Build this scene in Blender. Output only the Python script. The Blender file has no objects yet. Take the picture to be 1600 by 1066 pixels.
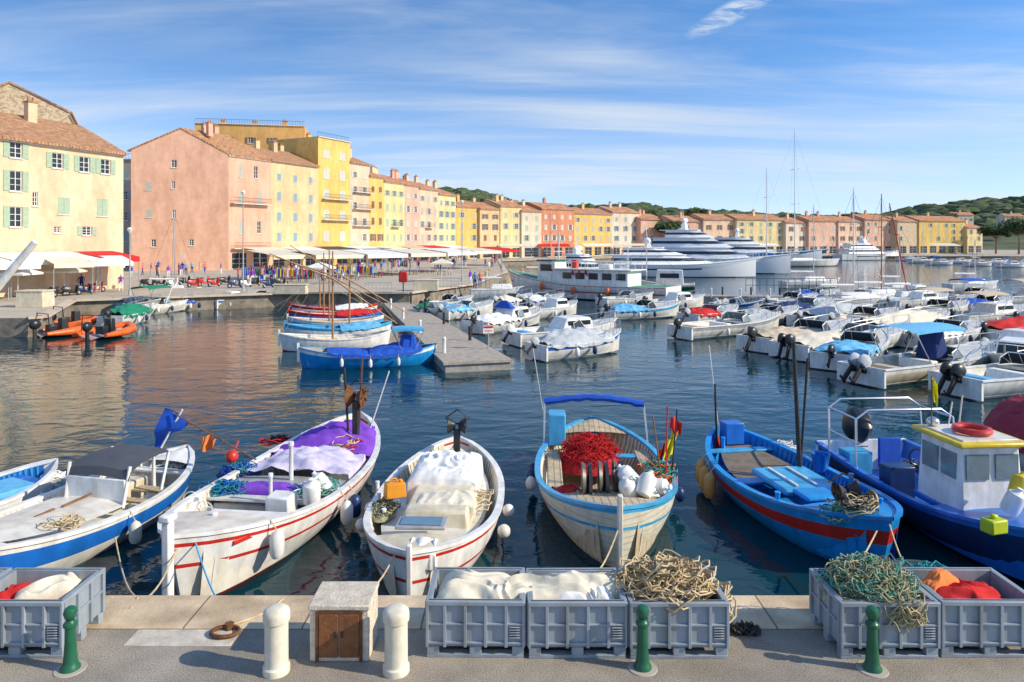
import bpy, bmesh, math, random
from mathutils import Vector, Matrix, noise
from mathutils.geometry import tessellate_polygon
R=math.radians; rnd=random.Random(7)
F=1100.; HZ=376.; H=4.9; WZ=-1.2
sc=bpy.context.scene; col=sc.collection
def V(*a): return Vector(a)
def G(px,py,z=0.):
    Y=(H-z)*F/(py-HZ); return V((px-800)/F*Y,Y,z)
def W(px,py): return G(px,py,WZ)
def at(px,py,Y): return V((px-800)/F*Y,Y,H-(py-HZ)/F*Y)
# ---------- materials
MC={}
def mat(name,c,rough=.6,metal=0.,var=.15,scl=3.,bump=0.,bsc=25.,kind=None,c2=None,coat=0.):
    if name in MC: return MC[name]
    m=bpy.data.materials.new(name); m.use_nodes=True; nt=m.node_tree; N=nt.nodes; K=nt.links
    b=N['Principled BSDF']; b.inputs['Roughness'].default_value=rough; b.inputs['Metallic'].default_value=metal
    if coat: b.inputs['Coat Weight'].default_value=coat
    tc=N.new('ShaderNodeTexCoord'); n=N.new('ShaderNodeTexNoise'); n.inputs['Scale'].default_value=scl; n.inputs['Detail'].default_value=6; n.inputs['Roughness'].default_value=.65
    K.new(tc.outputs['Object'],n.inputs['Vector'])
    r=N.new('ShaderNodeValToRGB'); r.color_ramp.elements[0].position=.32; r.color_ramp.elements[1].position=.68
    c2=c2 or tuple(min(1,x*(1+var*.4)) for x in c)
    r.color_ramp.elements[0].color=(*[x*(1-var) for x in c],1); r.color_ramp.elements[1].color=(*c2,1)
    K.new(n.outputs['Fac'],r.inputs[0]); out=r.outputs[0]
    hsrc=None
    def mul(o,src,f):
        mx=N.new('ShaderNodeMixRGB'); mx.blend_type='MULTIPLY'; mx.inputs[0].default_value=f; K.new(o,mx.inputs[1]); K.new(src,mx.inputs[2]); return mx.outputs[0]
    def noi(scale,mp_,det,lo,hi,c0,c1=(1,1,1)):
        n2=N.new('ShaderNodeTexNoise'); n2.inputs['Scale'].default_value=scale; n2.inputs['Detail'].default_value=det
        mp=N.new('ShaderNodeMapping'); mp.inputs['Scale'].default_value=mp_; K.new(tc.outputs['Object'],mp.inputs[0]); K.new(mp.outputs[0],n2.inputs['Vector'])
        rr=N.new('ShaderNodeValToRGB'); rr.color_ramp.elements[0].position=lo; rr.color_ramp.elements[1].position=hi; rr.color_ramp.elements[0].color=(*c0,1); rr.color_ramp.elements[1].color=(*c1,1); K.new(n2.outputs['Fac'],rr.inputs[0]); return rr.outputs[0]
    if kind in('planks','tiles','louvre','clap'):
        w=N.new('ShaderNodeTexWave'); w.wave_type='BANDS'
        w.bands_direction={'planks':'Y','tiles':'X','louvre':'Z','clap':'Z'}[kind]; w.wave_profile='SAW' if kind in('planks','clap') else 'SIN'
        w.inputs['Scale'].default_value={'planks':2.2,'tiles':.9,'louvre':3.,'clap':2.6}[kind]; w.inputs['Distortion'].default_value=.15 if kind!='tiles' else .4
        K.new(tc.outputs['Object'],w.inputs['Vector'])
        rr=N.new('ShaderNodeValToRGB'); rr.color_ramp.elements[0].position=0; rr.color_ramp.elements[1].position=.18 if kind in('planks','clap') else .6
        rr.color_ramp.elements[0].color=(.35,.35,.35,1) if kind!='clap' else (.6,.6,.6,1); K.new(w.outputs['Fac'],rr.inputs[0])
        out=mul(out,rr.outputs[0],.75); hsrc=rr.outputs[0]
    if kind=='slab':
        w=N.new('ShaderNodeTexBrick'); w.inputs['Scale'].default_value=1; w.inputs['Mortar Size'].default_value=.012; w.inputs['Brick Width'].default_value=1.5; w.inputs['Row Height'].default_value=.84
        w.inputs['Color1'].default_value=(1,1,1,1); w.inputs['Color2'].default_value=(.85,.83,.8,1); w.inputs['Mortar'].default_value=(.3,.27,.25,1); w.offset=0
        K.new(tc.outputs['Object'],w.inputs['Vector']); out=mul(out,w.outputs['Color'],1); out=mul(out,noi(1.3,(1,1,1),8,.38,.58,(.66,.62,.58)),.8)
    if kind=='wall': out=mul(out,noi(.25,(1.6,1.6,.5),8,.35,.6,(.8,.75,.7)),.75); out=mul(out,noi(1.1,(1,1,.35),9,.42,.56,(.8,.77,.74)),.4)
    if kind=='rubble': out=mul(out,noi(2.2,(1,1,1.6),4,.4,.55,(.6,.55,.5)),.8)
    if kind=='grime': out=mul(out,noi(1.6,(2.5,2.5,.7),8,.36,.58,(.6,.55,.47)),.45)
    if kind=='speck': out=mul(out,noi(60,(1,1,1),3,.35,.65,(.55,.55,.55),(1.35,1.35,1.35)),.8); out=mul(out,noi(.8,(.6,1,1),9,.4,.6,(.72,.7,.68)),.8)
    K.new(out,b.inputs['Base Color'])
    if bump or hsrc:
        bp=N.new('ShaderNodeBump'); bp.inputs['Strength'].default_value=bump or .5; bp.inputs['Distance'].default_value=.02
        if hsrc: K.new(hsrc,bp.inputs['Height'])
        else:
            nb=N.new('ShaderNodeTexNoise'); nb.inputs['Scale'].default_value=bsc; nb.inputs['Detail'].default_value=5; K.new(tc.outputs['Object'],nb.inputs['Vector']); K.new(nb.outputs['Fac'],bp.inputs['Height'])
        K.new(bp.outputs[0],b.inputs['Normal'])
    MC[name]=m; return m
def paint(n,c,v=.18): return mat('paint_'+n,c,.38,var=v,scl=2.5,coat=.15,kind='grime')
def wallm(n,c): return mat('wall_'+n,c,.9,var=.12,scl=1.2,kind='wall')
def cloth(n,c,v=.2): return mat('cloth_'+n,c,.9,var=v,scl=6,bump=.2,bsc=60)
WHITE=paint('white',(.9,.89,.86)); OFFW=paint('offwhite',(.8,.76,.67)); CREAM=paint('cream',(.77,.68,.5)); BLUE=paint('blue',(.015,.17,.65)); SKYB=paint('sky_blue',(.07,.43,.76)); MIDB=paint('mid_blue',(.01,.3,.78))
NAVY=paint('navy',(.012,.04,.15)); RED=paint('red',(.6,.03,.02)); DRED=paint('dark_red',(.28,.02,.02)); GREEN=paint('green',(.01,.15,.07)); YEL=paint('yellow',(.85,.6,.03)); ORANGE=paint('orange',(.9,.16,.02)); BLACK=mat('black',(.02,.022,.025),.35)
GREY=paint('grey',(.42,.43,.44)); STEEL=mat('steel',(.7,.7,.7),.3,.9,.1); RUST=mat('rust',(.2,.08,.03),.8,.3,.5,8,.4); IRON=mat('dark_iron',(.06,.055,.05),.6,.5,.4,8)
GLASS=mat('dark_glass',(.03,.04,.055),.06,0,.3,1.5); GLASSB=mat('tinted_glass',(.2,.26,.29),.06,0,.3,1.5)
WOOD=mat('wood',(.26,.13,.05),.6,0,.4,6); WOODL=mat('pale_wood',(.6,.47,.3),.7,0,.3,6,kind='planks'); DECKW=mat('dock_wood',(.48,.41,.33),.8,0,.35,3,kind='planks'); MASTW=mat('mast_wood',(.45,.21,.07),.5,0,.3,4)
BEIGE=mat('beige_planking',(.74,.68,.54),.55,0,.2,4,kind='clap'); ROOF=mat('roof_tile',(.52,.23,.11),.9,0,.45,2.2,c2=(.66,.37,.2),kind='tiles'); ROOFB=mat('roof_tile_far',(.52,.22,.11),.9,0,.4,.6,c2=(.62,.31,.16))
CWHITE=cloth('white',(.85,.84,.81)); CCREAM=cloth('cream',(.79,.71,.56)); CGREY=cloth('grey',(.5,.53,.56)); CBLUE=cloth('blue',(.01,.09,.52)); CPURP=cloth('purple',(.22,.06,.55)); CRED=cloth('red',(.65,.02,.02)); CGREEN=cloth('green',(.01,.22,.12)); CNAVY=cloth('navy',(.012,.035,.16)); CLB=cloth('light_blue',(.14,.47,.76)); CBEI=cloth('beige',(.6,.49,.35)); CYEL=cloth('yellow',(.8,.72,.03)); CMAR=cloth('maroon',(.33,.025,.045)); CORA=cloth('orange',(.88,.22,.05)); CLIL=cloth('lilac',(.66,.6,.76))
ROPE=mat('rope',(.64,.5,.3),.9,0,.35,12); ROPEG=mat('rope_green',(.08,.36,.28),.9,0,.4,12); ROPEO=mat('net_olive',(.4,.38,.22),.95,0,.5,14,.6); NETR=mat('net_red',(.55,.015,.02),.95,0,.5,14,.6); NETT=mat('net_teal',(.02,.3,.33),.95,0,.5,12,.6)
SKIN=mat('skin',(.5,.28,.18),.6); HAIR=mat('hair',(.05,.03,.02),.8)
# ---------- mesh builder
class MB:
    def __init__(s): s.v=[];s.f=[];s.m=[]
    def add(s,vs,fs,mi=0):
        o=len(s.v); s.v+=[tuple(x) for x in vs]; s.f+=[tuple(i+o for i in f) for f in fs]; s.m+=[mi]*len(fs); return s
    def box(s,c,d,mi=0,rz=0,tp=1.,tx=None):
        tx=tp if tx is None else tx; a,b,h=d[0]/2,d[1]/2,d[2]/2; ca,sa=math.cos(rz),math.sin(rz); vs=[]
        for z,t,u in((-h,1,1),(h,tp,tx)):
            for x,y in((-a,-b),(a,-b),(a,b),(-a,b)):
                x*=u;y*=t; vs.append((c[0]+x*ca-y*sa,c[1]+x*sa+y*ca,c[2]+z))
        return s.add(vs,[(3,2,1,0),(4,5,6,7),(0,1,5,4),(1,2,6,5),(2,3,7,6),(3,0,4,7)],mi)
    def bar(s,p,q,r,r2=None,n=6,mi=0): return s.tube([p,q],[r,r if r2 is None else r2],n,mi)
    def tube(s,pts,r,n=6,mi=0,closed=False):
        pts=[Vector(p) for p in pts]; L=len(pts); vs=[]
        for i,p in enumerate(pts):
            a=pts[i-1] if (i or closed) else p; b=pts[(i+1)%L] if (i<L-1 or closed) else p
            d=(b-a).normalized() if (b-a).length>1e-7 else V(0,0,1)
            u=d.cross(V(0,0,1)); u=u.normalized() if u.length>.05 else d.cross(V(1,0,0)).normalized(); w=d.cross(u)
            rr=r[i] if isinstance(r,(list,tuple)) else r
            vs+=[p+(u*math.cos(k*2*math.pi/n)+w*math.sin(k*2*math.pi/n))*rr for k in range(n)]
        fs=[]
        for i in range(L if closed else L-1):
            j=(i+1)%L
            fs+=[(i*n+k,i*n+(k+1)%n,j*n+(k+1)%n,j*n+k) for k in range(n)]
        if not closed: fs+=[tuple(range(n))[::-1],tuple((L-1)*n+k for k in range(n))]
        return s.add(vs,fs,mi)
    def lathe(s,prof,c=(0,0,0),n=16,mi=0):
        vs=[(c[0]+r*math.cos(2*math.pi*k/n),c[1]+r*math.sin(2*math.pi*k/n),c[2]+z) for r,z in prof for k in range(n)]; L=len(prof)
        fs=[(i*n+k,i*n+(k+1)%n,(i+1)*n+(k+1)%n,(i+1)*n+k) for i in range(L-1) for k in range(n)]+[tuple(range(n))[::-1],tuple((L-1)*n+k for k in range(n))]
        return s.add(vs,fs,mi)
    def grid(s,rows,mi=0,f=None):
        o=len(s.v); m=len(rows[0]); s.v+=[tuple(p) for r in rows for p in r]
        for i in range(len(rows)-1):
            for j in range(m-1):
                s.f.append((o+i*m+j,o+i*m+j+1,o+(i+1)*m+j+1,o+(i+1)*m+j)); s.m.append(f(i,j) if f else mi)
        return s
    def ball(s,c,r,n=8,mi=0,amp=0,seed=0):
        if not isinstance(r,(tuple,list)): r=(r,r,r)
        rows=[]
        for i in range(n+1):
            th=math.pi*i/n; row=[]
            for k in range(n*2+1):
                ph=2*math.pi*(k%(n*2))/(n*2); d=V(math.sin(th)*math.cos(ph),math.sin(th)*math.sin(ph),math.cos(th)); a=1+(amp*noise.noise(d*1.7+V(seed,seed*.7,0)) if amp else 0)
                row.append((c[0]+d.x*r[0]*a,c[1]+d.y*r[1]*a,c[2]+d.z*r[2]*a))
            rows.append(row)
        return s.grid(rows,mi)
    def mesh(s,name,mats,smooth=True,weld=True):
        me=bpy.data.meshes.new(name); me.from_pydata(s.v,[],s.f)
        for m in(mats if isinstance(mats,(list,tuple)) else [mats]): me.materials.append(m)
        me.polygons.foreach_set('material_index',s.m)
        bm=bmesh.new(); bm.from_mesh(me)
        if weld: bmesh.ops.remove_doubles(bm,verts=bm.verts,dist=.0004)
        bmesh.ops.recalc_face_normals(bm,faces=bm.faces); bm.to_mesh(me); bm.free()
        if smooth:
            me.polygons.foreach_set('use_smooth',[True]*len(me.polygons)); me.set_sharp_from_angle(angle=R(38))
        me.update(); return me
    def build(s,name,mats,parent=None,smooth=True,bevel=0,loc=None,rz=0,weld=True):
        o=bpy.data.objects.new(name,s.mesh(name,mats,smooth,weld)); col.objects.link(o); o.parent=parent
        if loc is not None: o.location=loc
        o.rotation_euler.z=rz
        if bevel:
            md=o.modifiers.new('bevel','BEVEL'); md.width=bevel; md.segments=2; md.limit_method='ANGLE'
        return o
def tag(o,label,cat,group=None):
    o['label']=label; o['category']=cat
    if group: o['group']=group
    return o
def struct(o,kind='structure'): o['kind']=kind; return o
def thing(name,label,cat,loc=(0,0,0),rz=0,group=None):
    o=bpy.data.objects.new(name,None); col.objects.link(o); o.location=loc; o.rotation_euler.z=rz; o.empty_display_size=.2
    return tag(o,label,cat,group)
def dup(o,loc=None,rz=None,label=None,parent=None):
    c=o.copy(); col.objects.link(c); c.parent=parent
    if loc is not None: c.location=loc
    if rz is not None: c.rotation_euler.z=rz
    if label: c['label']=label
    for ch in list(o.children): dup(ch,parent=c)
    return c
# ---------- water, quays, land
def water():
    m=bpy.data.materials.new('harbour_water'); m.use_nodes=True; nt=m.node_tree;N=nt.nodes;K=nt.links; b=N['Principled BSDF']
    b.inputs['Base Color'].default_value=(.003,.035,.05,1); b.inputs['Roughness'].default_value=.03; b.inputs['IOR'].default_value=1.33
    tc=N.new('ShaderNodeTexCoord'); prev=None
    for sx,sy,d in((.35,.6,.05),(1.3,2.1,.019),(5,7,.003)):
        mp=N.new('ShaderNodeMapping'); mp.inputs['Scale'].default_value=(sx,sy,1); mp.inputs['Rotation'].default_value=(0,0,sx*.3); K.new(tc.outputs['Object'],mp.inputs[0])
        n=N.new('ShaderNodeTexNoise'); n.inputs['Scale'].default_value=1; n.inputs['Detail'].default_value=2; n.inputs['Distortion'].default_value=.6; K.new(mp.outputs[0],n.inputs['Vector'])
        bp=N.new('ShaderNodeBump'); bp.inputs['Distance'].default_value=d; bp.inputs['Strength'].default_value=1; K.new(n.outputs['Fac'],bp.inputs['Height'])
        if prev: K.new(prev.outputs[0],bp.inputs['Normal'])
        prev=bp
    K.new(prev.outputs[0],b.inputs['Normal'])
    struct(MB().add([(-3000,-100,WZ),(3000,-100,WZ),(3000,5000,WZ),(-3000,5000,WZ)],[(0,1,2,3)]).build('water',m,smooth=False))
water()
ASPH=mat('asphalt',(.37,.32,.26),.9,0,.25,1.3,.35,60,'speck'); STONE=mat('quay_stone',(.78,.61,.41),.85,0,.25,2.5,.4,30,'slab'); PAVE=mat('paving',(.5,.43,.34),.9,0,.25,.3); QW=mat('quay_wall',(.3,.25,.19),.9,0,.5,1.5,.5,6)
QE=9.73
struct(MB().add([(-60,-20,0),(60,-20,0),(60,QE-.86,0),(-60,QE-.86,0)],[(0,1,2,3)]).build('quay_pavement',ASPH,smooth=False))
struct(MB().box((0,-.415,-.15),(120,.83,.32)).build('quay_edging',STONE,loc=(0.35,QE-.01,0),bevel=.02))
struct(MB().box((0,QE-3,-1.9),(120,5.9,3.1)).build('quay_wall',QW,smooth=False))
struct(MB().box((-4.05,8.68,.003),(1.3,.36,.01)).build('concrete_patch',mat('concrete',(.6,.53,.44),.9,0,.3,5,.3),bevel=.004))
edge=[(-3000,44.5),(-30.6,44.5),(-30,45),(-35.8,57.3),(-19.7,65.7),(-9.6,65.7),(-4.6,78),(-1,110),(-3,168),(47,215),(157,222),(700,260),(3000,600),(3000,4000),(-3000,4000)]
mb=MB(); pts=[V(x,y,0) for x,y in edge]; mb.add(pts,tessellate_polygon([pts]))
for a,b in zip(edge[:13],edge[1:13]): mb.add([(a[0],a[1],0),(b[0],b[1],0),(b[0],b[1],-3),(a[0],a[1],-3)],[(0,1,2,3)],1)
struct(mb.build('ground',[PAVE,QW],smooth=False))
mb=MB()
for a,b in zip(edge[1:10],edge[2:11]):
    a=V(*a,0);b=V(*b,0);d=(b-a);c=(a+b)/2; mb.box((c.x,c.y,.03),(d.length,.7,.16),0,math.atan2(d.y,d.x))
struct(mb.build('quay_kerb',mat('kerb_stone',(.62,.51,.39),.9,0,.3,1)))
# hills
prof=[(-400,310),(200,300),(600,290),(690,292),(740,296),(800,310),(860,322),(930,318),(1000,315),(1060,322),(1150,326),(1250,334),(1380,330),(1450,318),(1530,310),(1600,304),(1800,296),(2400,330)]
def pz(px):
    for (a,b),(c,d) in zip(prof,prof[1:]):
        if a<=px<=c: return b+(d-b)*(px-a)/(c-a)
    return 330
def hillz(X,Y):
    k=800+F*X/Y; g=min(1,max(0,(Y-330)/330)); g=g*g*(3-2*g); return (376-pz(k)-6)*Y/F*g*(1+.1*noise.noise(V(X,Y,0)*.01))-1
FOL=mat('foliage_far',(.05,.085,.035),.95,0,.5,.06,c2=(.12,.15,.06)); rows=[]
for i in range(16):
    Y=320+i*36; rows.append([(F2/F*Y,Y,hillz(F2/F*Y,Y)) for F2 in range(-1200,1700,40)])
struct(MB().grid(rows).build('hills',FOL))
mb=MB()
for k in range(1500):
    Y=rnd.uniform(470,800); X=rnd.uniform(-.16,.85)*Y; r=rnd.uniform(4,8); mb.ball((X,Y,hillz(X,Y)+r*.35),(r*1.3,r*1.3,r*.7),4,0,.5,k)
struct(mb.build('forest',mat('foliage_clump',(.045,.08,.035),.95,0,.55,.15,c2=(.12,.16,.06)),weld=False),'stuff')
# ---------- houses
WC={}
SHU={'green':mat('shutter_green',(.45,.58,.42),.7,kind='louvre'),'grey':mat('shutter_grey',(.52,.54,.48),.7,kind='louvre'),'blue':mat('shutter_blue',(.3,.44,.52),.7,kind='louvre'),'brown':mat('shutter_brown',(.3,.15,.08),.7,kind='louvre'),'white':mat('shutter_white',(.68,.68,.62),.7,kind='louvre')}
def win(parent,loc,rz,w,h,st,sh,near):
    k=(round(w,2),round(h,2),st,sh,near)
    if k not in WC:
        f=MB(); t=.07
        f.box((0,.12,t/2),(w,.06,t)).box((0,.12,h-t/2),(w,.06,t)).box((-w/2+t/2,.12,h/2),(t,.06,h-2*t)).box((w/2-t/2,.12,h/2),(t,.06,h-2*t)).box((0,.11,h/2),(t,.05,h-2*t)).box((0,.12,h*.62),(w-2*t,.04,.05)).box((0,.12,h*.32),(w-2*t,.04,.04))
        f.box((0,-.03,-.06),(w+.2,.16,.08),3)
        g=MB().add([(-w/2,.16,0),(w/2,.16,0),(w/2,.16,h),(-w/2,.16,h)],[(0,1,2,3)])
        s=[]
        if st=='o': s=[MB().box((e*(w*.75+.03),-.035,h/2),(w/2,.05,h)) for e in(-1,1)]
        if st=='c': s=[MB().box((e*(w/4),.02,h/2),(w/2-.02,.05,h-.02)) for e in(-1,1)]
        wm=[WHITE,GLASS,SHU[sh],OFFW]
        if near: WC[k]=(f.mesh('window',wm,False),g.mesh('pane',GLASS,False),[x.mesh('shutter',SHU[sh],False) for x in s])
        else:
            f.add(g.v,g.f,1)
            for x in s: f.add(x.v,x.f,2)
            WC[k]=(f.mesh('window',wm,False),None,[])
    a,g,s=WC[k]; o=bpy.data.objects.new('window',a); col.objects.link(o); o.parent=parent; o.location=loc; o.rotation_euler.z=rz
    if g:
        q=bpy.data.objects.new('pane',g); col.objects.link(q); q.parent=o
        for x in s: q=bpy.data.objects.new('shutter',x); col.objects.link(q); q.parent=o
def holes(mb,P,inn,L,z0,z1,hs):
    xs=sorted({0,L}|{a for x,z,w,h in hs for a in(x-w/2,x+w/2)}); zs=sorted({z0,z1}|{a for x,z,w,h in hs for a in(z,z+h)})
    for a,b in zip(xs,xs[1:]):
        for c,d in zip(zs,zs[1:]):
            mx,mz=(a+b)/2,(c+d)/2
            if any(abs(mx-x)<w/2 and z<mz<z+h for x,z,w,h in hs): continue
            mb.add([P(a,c),P(b,c),P(b,d),P(a,d)],[(0,1,2,3)])
    for x,z,w,h in hs:
        q=[P(x-w/2,z),P(x+w/2,z),P(x+w/2,z+h),P(x-w/2,z+h)]; q+=[p+inn*.2 for p in q]
        mb.add(q,[(0,1,5,4),(1,2,6,5),(2,3,7,6),(3,0,4,7)])
def house(label,p0,p1,z1,wm,cols=3,rows=3,rf='gable',rh=2.2,depth=11,dv=None,sh='green',z0=4.3,near=False,name='row_house',chim=1,rm=None,w=1.,h=1.5,styles='oc',balc=(),shop=True,ws=None,gws=(),group=None):
    p0=V(*p0,0) if len(p0)==2 else p0; p1=V(*p1,0) if len(p1)==2 else p1
    d=p1-p0; L=d.length; rz=math.atan2(d.y,d.x); root=thing(name,label,'house',p0,rz,group); inv=Matrix.Rotation(-rz,3,'Z')
    dv=inv@V(dv[0],dv[1],0) if dv else V(0,depth,0); D=dv.length; d.normalize(); rm=rm or ROOF
    def fpx(o,dr,px,py):
        k=(px-800)/F; s=(k*o.y-o.x)/(dr.x-k*dr.y); return s,H-(py-HZ)/F*(o.y+s*dr.y)
    fw=[]
    if ws is not None:
        for px,a,b,ww,st in ws: s,zt=fpx(p0,d,px,a); _,zb=fpx(p0,d,px,b); fw.append((s,zb,ww,zt-zb,st))
    else:
        for r in range(rows):
            for c in range(cols):
                fw.append(((c+.5)*L/cols,z0+r*(z1-z0-.3)/rows+.5,min(w,L/cols*.45),h if r<rows-1 or rows<3 else h*.8,rnd.choice(styles)))
    if shop:
        n=max(1,int(L/4))
        for c in range(n): fw.append(((c+.5)*L/n,.15,L/n*.7,2.7,'p'))
    fw=[q for q in fw if .1<q[0]-q[2]/2 and q[0]+q[2]/2<L-.1 and q[1]+q[3]<z1-.1]
    mb=MB(); holes(mb,lambda s,z:V(s,0,z),V(0,1,0),L,0,z1,[q[:4] for q in fw])
    sd=-dv.normalized(); inn=V(-sd.y,sd.x,0); gw=[]
    if gws:
        wo=p0+Matrix.Rotation(rz,3,'Z')@dv; wd=(p0-wo).normalized()
        for px,a,b,ww,st in gws: s,zt=fpx(wo,wd,px,a); _,zb=fpx(wo,wd,px,b); gw.append((s,zb,ww,zt-zb,st))
    holes(mb,lambda s,z:dv+sd*s+V(0,0,z),inn,D,0,z1,[q[:4] for q in gw])
    X=V(L,0,0); Z=V(0,0,z1)
    mb.add([X,X+dv,X+dv+Z,X+Z],[(0,1,2,3)]); mb.add([dv,dv+X,dv+X+Z,dv+Z],[(0,1,2,3)])
    if rf=='gable': mb.add([Z,dv+Z,dv*.5+Z+V(0,0,rh)],[(0,1,2)]); mb.add([X+Z,X+dv+Z,X+dv*.5+Z+V(0,0,rh)],[(0,1,2)])
    else: mb.add([V(0,0,z1-.5),X+V(0,0,z1-.5),X+dv+V(0,0,z1-.5),dv+V(0,0,z1-.5)],[(0,1,2,3)])
    mb.build('wall',wm,root,smooth=False)
    for s,z,ww,hh,st in fw: win(root,(s,0,z),0,ww,hh,st,sh,near)
    for s,z,ww,hh,st in gw: q=dv+sd*s; win(root,(q.x,q.y,z),math.atan2(sd.y,sd.x),ww,hh,st,sh,near)
    m=MB()
    if rf=='gable':
        ov=.45/D
        for a,b in((-ov,.5),(1+ov,.5)):
            vs=[]
            for dz in(-.1,.14):
                for x,t in((-.12,a),(L+.12,a),(L+.12,b),(-.12,b)): zz=z1+rh*(1-abs(t-.5)/.5)+.12+dz; p=V(x,0,zz)+dv*t; vs.append(p)
            m.add(vs,[(3,2,1,0),(4,5,6,7),(0,1,5,4),(1,2,6,5),(2,3,7,6),(3,0,4,7)])
        ro=m.build('roof',rm,root,smooth=False)
        MB().box((L/2,-.12,z1-.16),(L,.24,.28)).build('cornice',OFFW,root)
    else:
        m.box((L/2,-.06,z1+.02),(L+.1,.4,.14)); m.box((dv.x/2+.1,dv.y/2,z1+.02),(.3,D,.12)); ro=m.build('roof',OFFW,root,smooth=False)
        q=MB()
        for i in range(int(L/.5)+1): q.bar((i*.5,.2,z1+.1),(i*.5,.2,z1+1.),.025,n=4)
        q.bar((0,.2,z1+1.),(L,.2,z1+1.),.03,n=4).build('roof_railing',IRON,ro)
    for i in range(chim):
        x=L*(i+.7)/(chim+.4); t=rnd.uniform(.3,.6); p=V(x,0,0)+dv*t; zz=z1+(rh if rf=='gable' else 0)
        c=MB().box((p.x,p.y,zz+.3),(.9,.6,2.2)); c.box((p.x,p.y,zz+1.45),(1.05,.75,.12),1)
        for e in(-.25,.25): c.lathe([(.13,zz+1.5),(.1,zz+1.95)],(p.x+e,p.y,0),8,1)
        c.build('chimney',[wm,ROOFB],ro)
    for s,z,ww in balc:
        m=MB().box((s,-.45,z-.06),(ww,.9,.12)); n=int(ww/.22)
        m.bar((s-ww/2,-.86,z+.95),(s+ww/2,-.86,z+.95),.03,mi=1)
        for i in range(n+1): m.bar((s-ww/2+ww*i/n,-.86,z),(s-ww/2+ww*i/n,-.86,z+.95),.018,n=4,mi=1)
        m.build('balcony',[OFFW,IRON],root,smooth=False)
    return root
Rp=V(-47.1,117,0); Rd=V(.451,.893,0).normalized()
def rt(px):
    k=(px-800)/F; t=(k*Rp.y-Rp.x)/(Rd.x-k*Rd.y); return Rp+Rd*t
def rz1(px,py): p=rt(px); return H-(py-HZ)/F*p.y
cw={k:wallm(k,v) for k,v in dict(cream=(.82,.63,.42),salmon=(.77,.46,.33),pinkcream=(.8,.58,.42),tan=(.78,.57,.33),yellow=(.82,.55,.17),lemon=(.83,.67,.35),rose=(.76,.47,.36),ochre=(.75,.44,.15),brick=(.68,.28,.16),pale=(.78,.67,.54)).items()}
cw['stone']=mat('wall_stone',(.72,.56,.37),.95,0,.3,4,.6,8,kind='rubble'); cw['grey']=wallm('grey',(.45,.4,.36))
WL=[(25,222,247,1.1,'o'),(25,267,299,1.1,'o'),(25,323,355,1.1,'o'),(90,239,263,1.1,'o'),(132,245,269,1.1,'o'),(165,249,272,1.1,'o'),(100,309,335,1.2,'c'),(160,311,338,1.2,'c'),(90,354,364,.7,'p'),(136,354,368,1.,'o'),(55,300,322,.5,'p')]
house('cream waterfront house with pale green shutters and tiled roof, at the left edge',(-47.4,52.4),(-40.3,73),13.9,cw['cream'],ws=WL,near=True,rh=3.,depth=12,chim=2,name='waterfront_house',shop=False)
house('old rough stone house with small dark openings rising behind the cream house',(-53.6,85),(-59,95.1),20.4,cw['stone'],cols=3,rows=3,styles='p',w=.8,h=1,rh=2.9,dv=(-10.5,-5),chim=0,name='stone_house',shop=False,gws=[(45,186,196,.9,'p'),(78,188,197,.7,'p'),(12,190,200,.8,'p')])
house('narrow grey house in the gap between cream and salmon houses',(-74,122),(-63,122),19,cw['grey'],cols=4,rows=4,styles='co',sh='blue',rf='flat',chim=0,name='narrow_house')
GW=[(272,250,262,.8,'p'),(232,285,297,.9,'c'),(271,283,295,.5,'p'),(233,328,340,.9,'c'),(272,328,341,.5,'p'),(240,374,386,.7,'p'),(299,374,384,.7,'p')]
FW=[(376,257,277,.85,'c'),(400,260,279,.85,'p'),(376,300,322,.85,'c'),(405,302,322,.85,'c'),(376,345,365,.85,'c'),(405,346,365,.85,'p')]
house('tall salmon gabled house whose blank end wall faces the harbour',Rp,rt(423),19.2,cw['salmon'],dv=(-13.3,-5.4),ws=FW,gws=GW,near=True,rh=3.8,chim=3,sh='grey',name='salmon_house',balc=((4.5,11.2,8.2),(4.5,3.6,8)))
a=rt(423);b=rt(497)
house('tan house with grey blue shutters joined to the salmon gabled house',a,b,19.2,cw['tan'],cols=3,rows=4,near=True,sh='blue',rh=2.8,depth=13,chim=3,styles='c',name='tan_house')
house('tall yellow flat roofed house with large upper window and balconies',b,rt(547),25,cw['yellow'],cols=2,rows=5,near=True,sh='white',rf='flat',depth=13,chim=1,styles='c',w=1.6,h=2,name='yellow_house',balc=((5,9,8),(5,13.1,8)))
house('pink and cream narrow house with stacked balconies beside the tall yellow house',rt(547),rt(577),21,cw['pinkcream'],cols=2,rows=5,sh='white',depth=12,chim=2,name='row_house',balc=((3.8,8,6),(3.8,11.5,6),(3.8,15,6)))
for i,(x0,x1,y,c,s,lb) in enumerate([(577,600,275,'yellow','brown','slim yellow row house with brown shutters right of the stacked balconies'),(600,632,283,'lemon','green','wide lemon row house in the middle of the receding row'),(632,655,288,'rose','white','rose pink row house following the lemon one in the row'),(655,685,294,'pinkcream','grey','pinkish cream row house second from the far end of the receding row'),(685,712,303,'lemon','blue','last pale yellow house at the far end of the receding row')]):
    house(lb,rt(x0),rt(x1),rz1(x0,y),cw[c],cols=2 if x1-x0<26 else 3,rows=4,sh=s,rh=2,depth=12,chim=3,rm=ROOFB,group='houses in the receding waterfront row',balc=((4,8,3),) if i%2 else ())
house('flat roofed ochre apartment block rising behind the salmon house',(-64,142),(-43,146),28.6,cw['ochre'],cols=5,rows=6,rf='flat',depth=10,chim=3,sh='brown',name='apartment_block',shop=False)
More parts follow.
